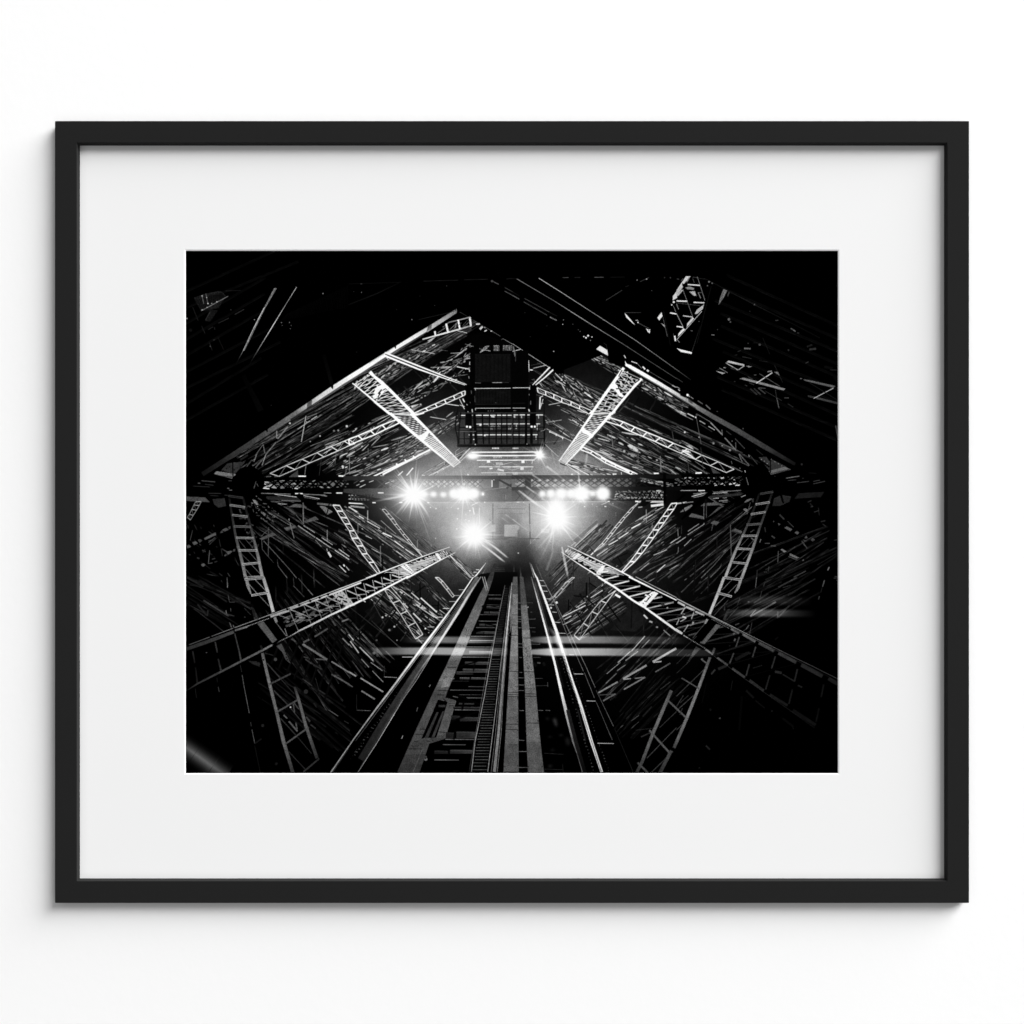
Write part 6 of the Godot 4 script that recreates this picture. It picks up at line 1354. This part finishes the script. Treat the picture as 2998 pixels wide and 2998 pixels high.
	bent([1680, 1540, 20, 0.06, 1645, 1700, 20, 0.07])
	lines([440, 905, 940, 770, 4, 0.15, 620, 1025, 1180, 870, 4, 0.12, 820, 1165, 1440, 1010, 3, 0.07, 100, 430, 70, 430, 10, 0.65, 55, 430, 105, 345, 14, 0.65, 175, 490, 205, 410, 14, 0.6, 85, 640, 140, 555, 12, 0.6, 0, 560, 30, 490, 12, 0.65, 70, 460, 115, 480, 22, 0.75, 45, 520, 100, 490, 10, 0.7, 185, 530, 205, 540, 26, 0.6, 160, 570, 200, 550, 9, 0.55, 0, 460, 220, 380, 5, 0.3, 0, 560, 330, 440, 5, 0.25, 80, 660, 380, 540, 5, 0.2, 680, 750, 695, 720, 20, 0.35, 665, 668, 690, 655, 18, 0.35, 820, 610, 855, 560, 12, 0.35, 830, 600, 790, 630, 6, 0.4, 862, 660, 890, 530, 6, 0.35, 690, 560, 740, 540, 14, 0.28, 690, 970, 840, 890, 40, 0.1, 840, 880, 870, 900, 24, 0.12, 900, 1070, 1010, 1035, 9, 0.15, 1160, 1110, 1240, 1125, 30, 0.17, 1250, 1140, 1390, 1225, 16, 0.14, 1430, 1270, 1480, 1295, 20, 0.15, 490, 1080, 590, 1040, 32, 0.15, 410, 1140, 455, 1085, 20, 0.22, 290, 960, 350, 1010, 18, 0.4, 305, 950, 310, 980, 10, 0.35, 625, 800, 630, 812, 16, 0.15])
	# panel and tall ladder crossing on the right
	area(0.0, [390, 490, 420, 500, 300, 780, 195, 705])
	area(0.36, [450, 545, 522, 565, 330, 785, 275, 770], 0.08)
	area(0.0, [360, 500, 470, 545, 300, 755, 195, 710])
	bent([372, 500, 6, 0.4, 190, 715, 6, 0.4])
	area(0.2, [545, 500, 600, 380, 630, 370, 580, 510], 0.05)
	hatch(600, 380, 575, 500, 625, 380, 600, 500, 7, 8, 8, 0.02)
	area(0.24, [190, 880, 230, 815, 280, 840, 110, 1030], 0.05)
	hatch(175, 870, 125, 1000, 195, 860, 150, 1000, 7, 8, 8, 0.02)
	area(0.0, [560, -5, 775, -5, 735, 110, 650, 235, 400, 430, 375, 420])
	lines([540, 145, 650, 30, 6, 0.5, 605, 190, 715, 80, 7, 0.5, 445, 352, 575, 225, 7, 0.5])
	bent([562, -4, 34, 0.62, 490, 185, 36, 0.66, 388, 435, 34, 0.72])
	bent([768, -4, 34, 0.55, 722, 130, 34, 0.5, 685, 185, 14, 0.45])
	bent([365, 490, 30, 0.55, 335, 545, 20, 0.5])
	for r in [[558, 2, 765, 28, 0.62], [485, 182, 652, 225, 0.66]]:
		lines([r[0], r[1], r[2], r[3], 28, r[4], r[0] + 8, r[1], r[2] - 6, r[3], 7, r[4] * 0.2])
	bent([450, 830, 24, 0.28, 425, 900, 28, 0.3])
	bent([395, 940, 32, 0.34, 260, 1305, 36, 0.46, 120, 1660, 38, 0.44, 0, 1940, 38, 0.34, -30, 2010, 36, 0.28])
	bent([-60, 1330, 38, 0.32, -155, 1550, 40, 0.4, -270, 1820, 40, 0.4, -400, 2160, 38, 0.3, -470, 2300, 36, 0.2])
	lines([60, 1185, 265, 1310, 16, 0.32, -100, 1450, 110, 1650, 22, 0.36, -320, 1800, -70, 2080, 24, 0.34, -460, 2180, -340, 2300, 24, 0.28, 0, 1400, 340, 1070, 8, 0.3, 0, 1570, 200, 1390, 9, 0.3, 0, 1800, 80, 1720, 8, 0.3, -350, 2130, 0, 1770, 9, 0.3, -300, 2300, -40, 2050, 10, 0.26, 0, 1520, 80, 1390, 10, 0.26, 40, 1480, 140, 1390, 8, 0.22, 40, 1620, 70, 1540, 10, 0.22, -200, 1770, 0, 1580, 8, 0.26, -420, 1880, -310, 1830, 16, 0.2, -400, 1640, -290, 1520, 16, 0.14, 0, 1130, 160, 980, 5, 0.25, 0, 920, 240, 690, 5, 0.3, 0, 1020, 120, 900, 5, 0.25])
	bent([-60, 2040, 38, 0.3, -195, 2300, 44, 0.22])
	# far right, thin members
	lines([945, 0, 930, 120, 7, 0.45, 1040, 60, 1025, 105, 7, 0.3, 1005, 160, 985, 235, 6, 0.3, 1200, 115, 1420, 0, 16, 0.25, 1250, 120, 1345, 92, 9, 0.22, 1310, 210, 1635, 15, 14, 0.16, 1745, 30, 1720, 110, 12, 0.34, 1715, 120, 1700, 180, 10, 0.14, 1685, 220, 1672, 262, 12, 0.25, 910, 300, 1080, 190, 16, 0.16, 870, 460, 1172, 288, 18, 0.32, 868, 455, 938, 378, 10, 0.4, 1195, 400, 1190, 480, 16, 0.2, 1200, 470, 1330, 330, 16, 0.2, 750, 235, 715, 330, 6, 0.25, 630, 390, 760, 300, 5, 0.2, 590, 500, 730, 345, 5, 0.3, 440, 450, 610, 265, 6, 0.35, 300, 1480, 350, 1250, 4, 0.1, 660, 1215, 640, 1330, 8, 0.12, 820, 1330, 910, 1420, 24, 0.08, 930, 1450, 1040, 1540, 14, 0.07, 1250, 1660, 1380, 1760, 24, 0.04, 345, 1980, 395, 2030, 20, 0.16, 1160, 735, 1200, 700, 14, 0.06, 1370, 1760, 1380, 1790, 14, 0.06, 770, 1400, 740, 1800, 24, 0.025, 1900, 20, 1850, 5, 6, 0.3])
	spots([510, 1660, 11, 0.25, 400, 1560, 14, 0.09, 1125, 1575, 10, 0.1, 850, 288, 10, 0.25, 270, 2245, 10, 0.1])
	# far left bottom
	from(540, 2020)
	lines([1932, 660, 1715, 975, 10, 0.55, 1932, 690, 1740, 975, 5, 0.3, 1070, 880, 1090, 855, 26, 0.12])

# the lamps with their glare, as the lens drew them on the film
func draw_lamps() -> void:
	# rays
	from(1020, 1210)
	for r in [[640, 955, 330, 950, 12, 0.5], [660, 968, 230, 1050, 26, 0.75], [700, 1020, 530, 1225, 26, 0.7], [830, 1020, 960, 1240, 22, 0.6], [640, 930, 480, 870, 14, 0.25], [720, 880, 610, 740, 16, 0.4], [700, 1030, 580, 1200, 10, 0.4], [850, 1040, 1000, 1330, 8, 0.3], [760, 1060, 760, 1230, 10, 0.25], [930, 1050, 1080, 1160, 8, 0.5], [790, 880, 800, 790, 14, 0.3], [1250, 900, 1190, 760, 10, 0.35], [1330, 880, 1240, 740, 12, 0.45], [1430, 880, 1340, 760, 12, 0.45], [1400, 1020, 1460, 1120, 12, 0.45], [1520, 1000, 1570, 1100, 10, 0.4], [1380, 1510, 1265, 1555, 20, 0.35], [1440, 1540, 1400, 1650, 16, 0.25], [1495, 1560, 1495, 1740, 12, 0.3], [1400, 1340, 1200, 1180, 16, 0.3], [1420, 1400, 1200, 1480, 14, 0.2], [1850, 1190, 1990, 1290, 12, 0.35], [1800, 1225, 1960, 1340, 10, 0.3]]:
		stroke(r[0], r[1], r[2], r[3], r[4], r[4] * 0.4, r[5], 0.0, 9.0, true)
	bent([1570, 1545, 14, 0.5, 1700, 1640, 20, 0.7, 1800, 1720, 18, 0.75, 1845, 1752, 10, 0.2], 7.0, true)
	bent([1610, 1495, 14, 0.5, 1740, 1590, 20, 0.7, 1850, 1680, 18, 0.6, 1885, 1705, 10, 0.1], 7.0, true)
	for lamp in [[770, 960, 60, 420, 170], [1360, 950, 50, 300, 110], [1485, 1430, 80, 420, 130], [2435, 1220, 80, 420, 150], [2735, 945, 50, 190, 60], [2985, 945, 40, 150, 50]]:
		for k in int(lamp[4]):
			var a := dice.randf() * TAU
			var l: float = lamp[2] + lamp[3] * (0.25 + 0.75 * dice.randf() * dice.randf())
			stroke(lamp[0] + cos(a) * lamp[2] * 0.7, lamp[1] + sin(a) * lamp[2] * 0.7, lamp[0] + cos(a) * l, lamp[1] + sin(a) * l, 7, 2, 0.55 * dice.randf(), 0.0, 2.0, true)
	for s in [[770, 960, 14, 400], [1485, 1430, 12, 330], [2435, 1225, 13, 380], [2735, 945, 8, 190], [1360, 950, 8, 190], [2245, 490, 10, 150]]:
		for k in int(s[2]):
			var a: float = TAU * (k + 0.3 * dice.randf()) / s[2] + 0.35
			var l: float = s[3] * (0.55 + 0.45 * dice.randf())
			stroke(s[0], s[1], s[0] + cos(a) * l, s[1] + sin(a) * l, 26, 2, 1.0, 0.0, 3.0, true)
	bent([1600, 905, 8, 0.15, 1900, 860, 8, 0.25], 4.0, true)
	from(1500, 1210)
	for r in [[420, 985, 300, 900, 10, 0.3], [230, 720, 500, 900, 16, 0.55], [400, 620, 610, 780, 22, 0.6], [160, 860, 420, 1040, 14, 0.5], [340, 1000, 430, 1050, 14, 0.5], [330, 480, 355, 390, 8, 0.5], [300, 490, 180, 330, 14, 0.25], [340, 510, 420, 600, 16, 0.3], [320, 520, 300, 600, 12, 0.35], [720, 460, 780, 720, 8, 0.3], [880, 470, 840, 740, 22, 0.4], [640, 600, 600, 700, 12, 0.4], [580, 380, 600, 440, 6, 0.3], [460, 440, 530, 710, 7, 0.35], [560, 1340, 740, 1450, 24, 0.45], [490, 1380, 270, 1620, 26, 0.4], [480, 1400, 310, 1760, 20, 0.35], [580, 960, 640, 1180, 10, 0.45], [700, 1010, 750, 1120, 10, 0.4], [850, 1020, 880, 1110, 10, 0.45], [560, 1380, 580, 1460, 16, 0.3], [640, 1190, 700, 1180, 12, 0.2], [820, 1220, 1040, 1195, 16, 0.12], [1110, 985, 1380, 1080, 10, 0.35], [1130, 1060, 1400, 1180, 10, 0.3]]:
		stroke(r[0], r[1], r[2], r[3], r[4], r[4] * 0.5, r[5], r[5] * 0.1, 9.0, true)
	bent([70, 905, 10, 0.5, 160, 975, 24, 0.6, 260, 1050, 28, 0.65, 375, 1135, 12, 0.15], 8.0, true)
	bent([0, 1245, 8, 0.5, 110, 1330, 8, 0.3, 200, 1390, 6, 0.05], 4.0, true)
	bent([582, 1570, 12, 0.6, 610, 1720, 30, 0.5, 640, 1860, 26, 0.55, 660, 1960, 8, 0.1], 7.0, true)
	bent([490, 1590, 12, 0.15, 400, 1850, 30, 0.2], 10.0, true)
	# long, uneven rays
	from(1020, 1210)
	for s in [[770, 960, 7, 640], [1485, 1430, 6, 520], [2435, 1225, 8, 640], [2735, 945, 4, 420], [2245, 490, 5, 300], [1360, 950, 4, 420]]:
		for k in int(s[2]):
			var a: float = dice.randf() * TAU
			var l: float = s[3] * (0.4 + 0.6 * dice.randf())
			stroke(s[0], s[1], s[0] + cos(a) * l, s[1] + sin(a) * l, 12, 9, 0.5 + 0.3 * dice.randf(), 0.0, 5.0, true)
	for k in 9:
		var x := 1900.0 + 90.0 * k
		stroke(x, 700 + 30.0 * dice.randf(), x + 260 + 80 * dice.randf(), 900 + 40.0 * dice.randf(), 8, 12, 0.05, 0.3, 6.0, true)
	# ghost of the lamps on the cabin window
	from(1020, 1690)
	bent([1575, -10, 9, 0.7, 1600, 80, 9, 0.7, 1625, 165, 6, 0.3], 3.0, true)
	bent([1600, -10, 9, 0.7, 1625, 80, 9, 0.7, 1645, 155, 6, 0.3], 3.0, true)
	bent([600, 735, 60, 0.0, 880, 735, 80, 0.28, 1120, 735, 80, 0.46, 1500, 740, 80, 0.36, 1700, 740, 76, 0.14, 1880, 740, 70, 0.1], 16.0, true)
	bent([150, 868, 70, 0.0, 420, 868, 86, 0.28, 700, 868, 86, 0.5, 1050, 868, 90, 0.6, 1300, 872, 90, 0.6, 1600, 874, 90, 0.45, 1880, 876, 84, 0.12], 14.0, true)
	from(1500, 1690)
	bent([215, 735, 60, 0.25, 400, 735, 84, 0.5, 800, 735, 86, 0.5, 1100, 735, 86, 0.42, 1450, 740, 86, 0.24, 1932, 742, 84, 0.12, 2100, 745, 80, 0.0], 14.0, true)
	bent([225, 878, 60, 0.5, 450, 878, 90, 0.7, 800, 878, 90, 0.68, 1100, 878, 90, 0.58, 1450, 882, 90, 0.36, 1932, 886, 86, 0.2, 2300, 890, 76, 0.14, 2460, 890, 60, 0.0], 12.0, true)
	bent([420, 580, 26, 0.1, 520, 680, 50, 0.6, 545, 760, 60, 0.7, 600, 890, 50, 0.5, 640, 1000, 26, 0.05], 26.0, true)
	bent([420, 740, 30, 0.2, 455, 860, 36, 0.5, 490, 960, 30, 0.2], 18.0, true)
	from(1980, 1690)
	bent([640, 270, 70, 0.0, 900, 270, 90, 0.18, 1250, 272, 90, 0.14, 1600, 280, 80, 0.0], 30.0, true)
	bent([500, 420, 70, 0.03, 800, 418, 80, 0.24, 1020, 418, 84, 0.36, 1250, 422, 84, 0.26, 1640, 428, 70, 0.0], 20.0, true)
	# soft bar of flare across the bottom left corner
	from(540, 2020)
	bent([-60, 620, 70, 0.52, 120, 750, 80, 0.56, 330, 900, 90, 0.52, 500, 1010, 80, 0.42], 120.0, true)
	# blurred drops on the glass
	from(1500, 2020)
	stroke(490, 330, 520, 430, 50, 30, 0.22, 0.2, 24.0, true)
	stroke(640, 560, 660, 650, 50, 50, 0.12, 0.1, 24.0, true)
	stroke(410, 320, 412, 350, 44, 44, 0.1, 0.1, 20.0, true)
	stroke(570, 520, 572, 540, 50, 50, 0.12, 0.12, 20.0, true)
	stroke(440, 880, 445, 910, 50, 50, 0.14, 0.14, 22.0, true)
	stroke(470, 690, 472, 720, 50, 50, 0.08, 0.08, 20.0, true)
	stroke(440, 540, 442, 560, 50, 50, 0.08, 0.08, 20.0, true)
	# glare and the burnt-out lamps themselves: x, y, spread x, spread y, strength
	screen(soft_layer([
		1211, 1449, 13, 12, 5.0, 1211, 1449, 26, 22, 1.0, 1211, 1449, 54, 40, 0.5, 1211, 1449, 110, 70, 0.24,
		1240, 1447, 6, 5, 3.0, 1269, 1447, 5, 4, 3.0, 1298, 1448, 5, 4, 2.6, 1328, 1445, 6, 6, 5.0, 1356, 1447, 12, 9, 6.0, 1386, 1445, 8, 7, 6.0, 1413, 1446, 3, 3, 2.0,
		1350, 1448, 44, 22, 0.6, 1350, 1448, 80, 40, 0.25,
		1388, 1566, 13, 14, 5.5, 1388, 1562, 28, 28, 1.1, 1380, 1550, 56, 50, 0.5, 1360, 1550, 110, 80, 0.2,
		1588, 1446, 5, 5, 3.0, 1613, 1445, 6, 6, 4.0, 1643, 1445, 8, 7, 5.0, 1672, 1445, 7, 6, 4.0, 1702, 1445, 11, 10, 7.0, 1735, 1445, 5, 4, 2.6, 1765, 1445, 9, 9, 7.0,
		1690, 1446, 60, 18, 0.5, 1690, 1446, 90, 34, 0.2,
		1628, 1496, 11, 18, 5.0, 1632, 1520, 13, 14, 5.0, 1632, 1512, 32, 36, 1.0, 1635, 1515, 64, 56, 0.5, 1640, 1520, 120, 90, 0.2,
		1580, 1332, 5, 5, 5.0, 1582, 1334, 14, 14, 0.6, 1384, 1335, 8, 4, 5.0, 1388, 1333, 16, 10, 0.6,
		1500, 1490, 150, 60, 0.12, 1180, 1380, 50, 40, 0.14, 1790, 1340, 60, 50, 0.10, 1280, 1310, 60, 70, 0.18, 1690, 1280, 60, 70, 0.16, 1340, 1390, 120, 30, 0.15, 1680, 1385, 110, 30, 0.15]))
	from(1020, 1210)
	spots([1583, 950, 12, 1.0, 1605, 1047, 7, 0.95, 1003, 918, 8, 0.8, 1120, 918, 6, 0.7, 965, 1107, 7, 0.9, 1030, 1120, 8, 0.9, 1160, 1112, 6, 0.8, 1208, 1106, 6, 0.85, 1290, 1122, 8, 0.95, 1430, 1145, 9, 0.97, 1282, 1240, 7, 0.95, 1420, 1265, 8, 0.97, 1275, 1360, 8, 0.95, 1025, 1472, 8, 0.7, 1705, 1105, 5, 0.7, 1380, 1190, 8, 0.85, 1380, 1250, 7, 0.9, 730, 1105, 8, 0.8, 1155, 1238, 6, 0.7, 1380, 1645, 6, 0.6, 1480, 1640, 8, 0.6])
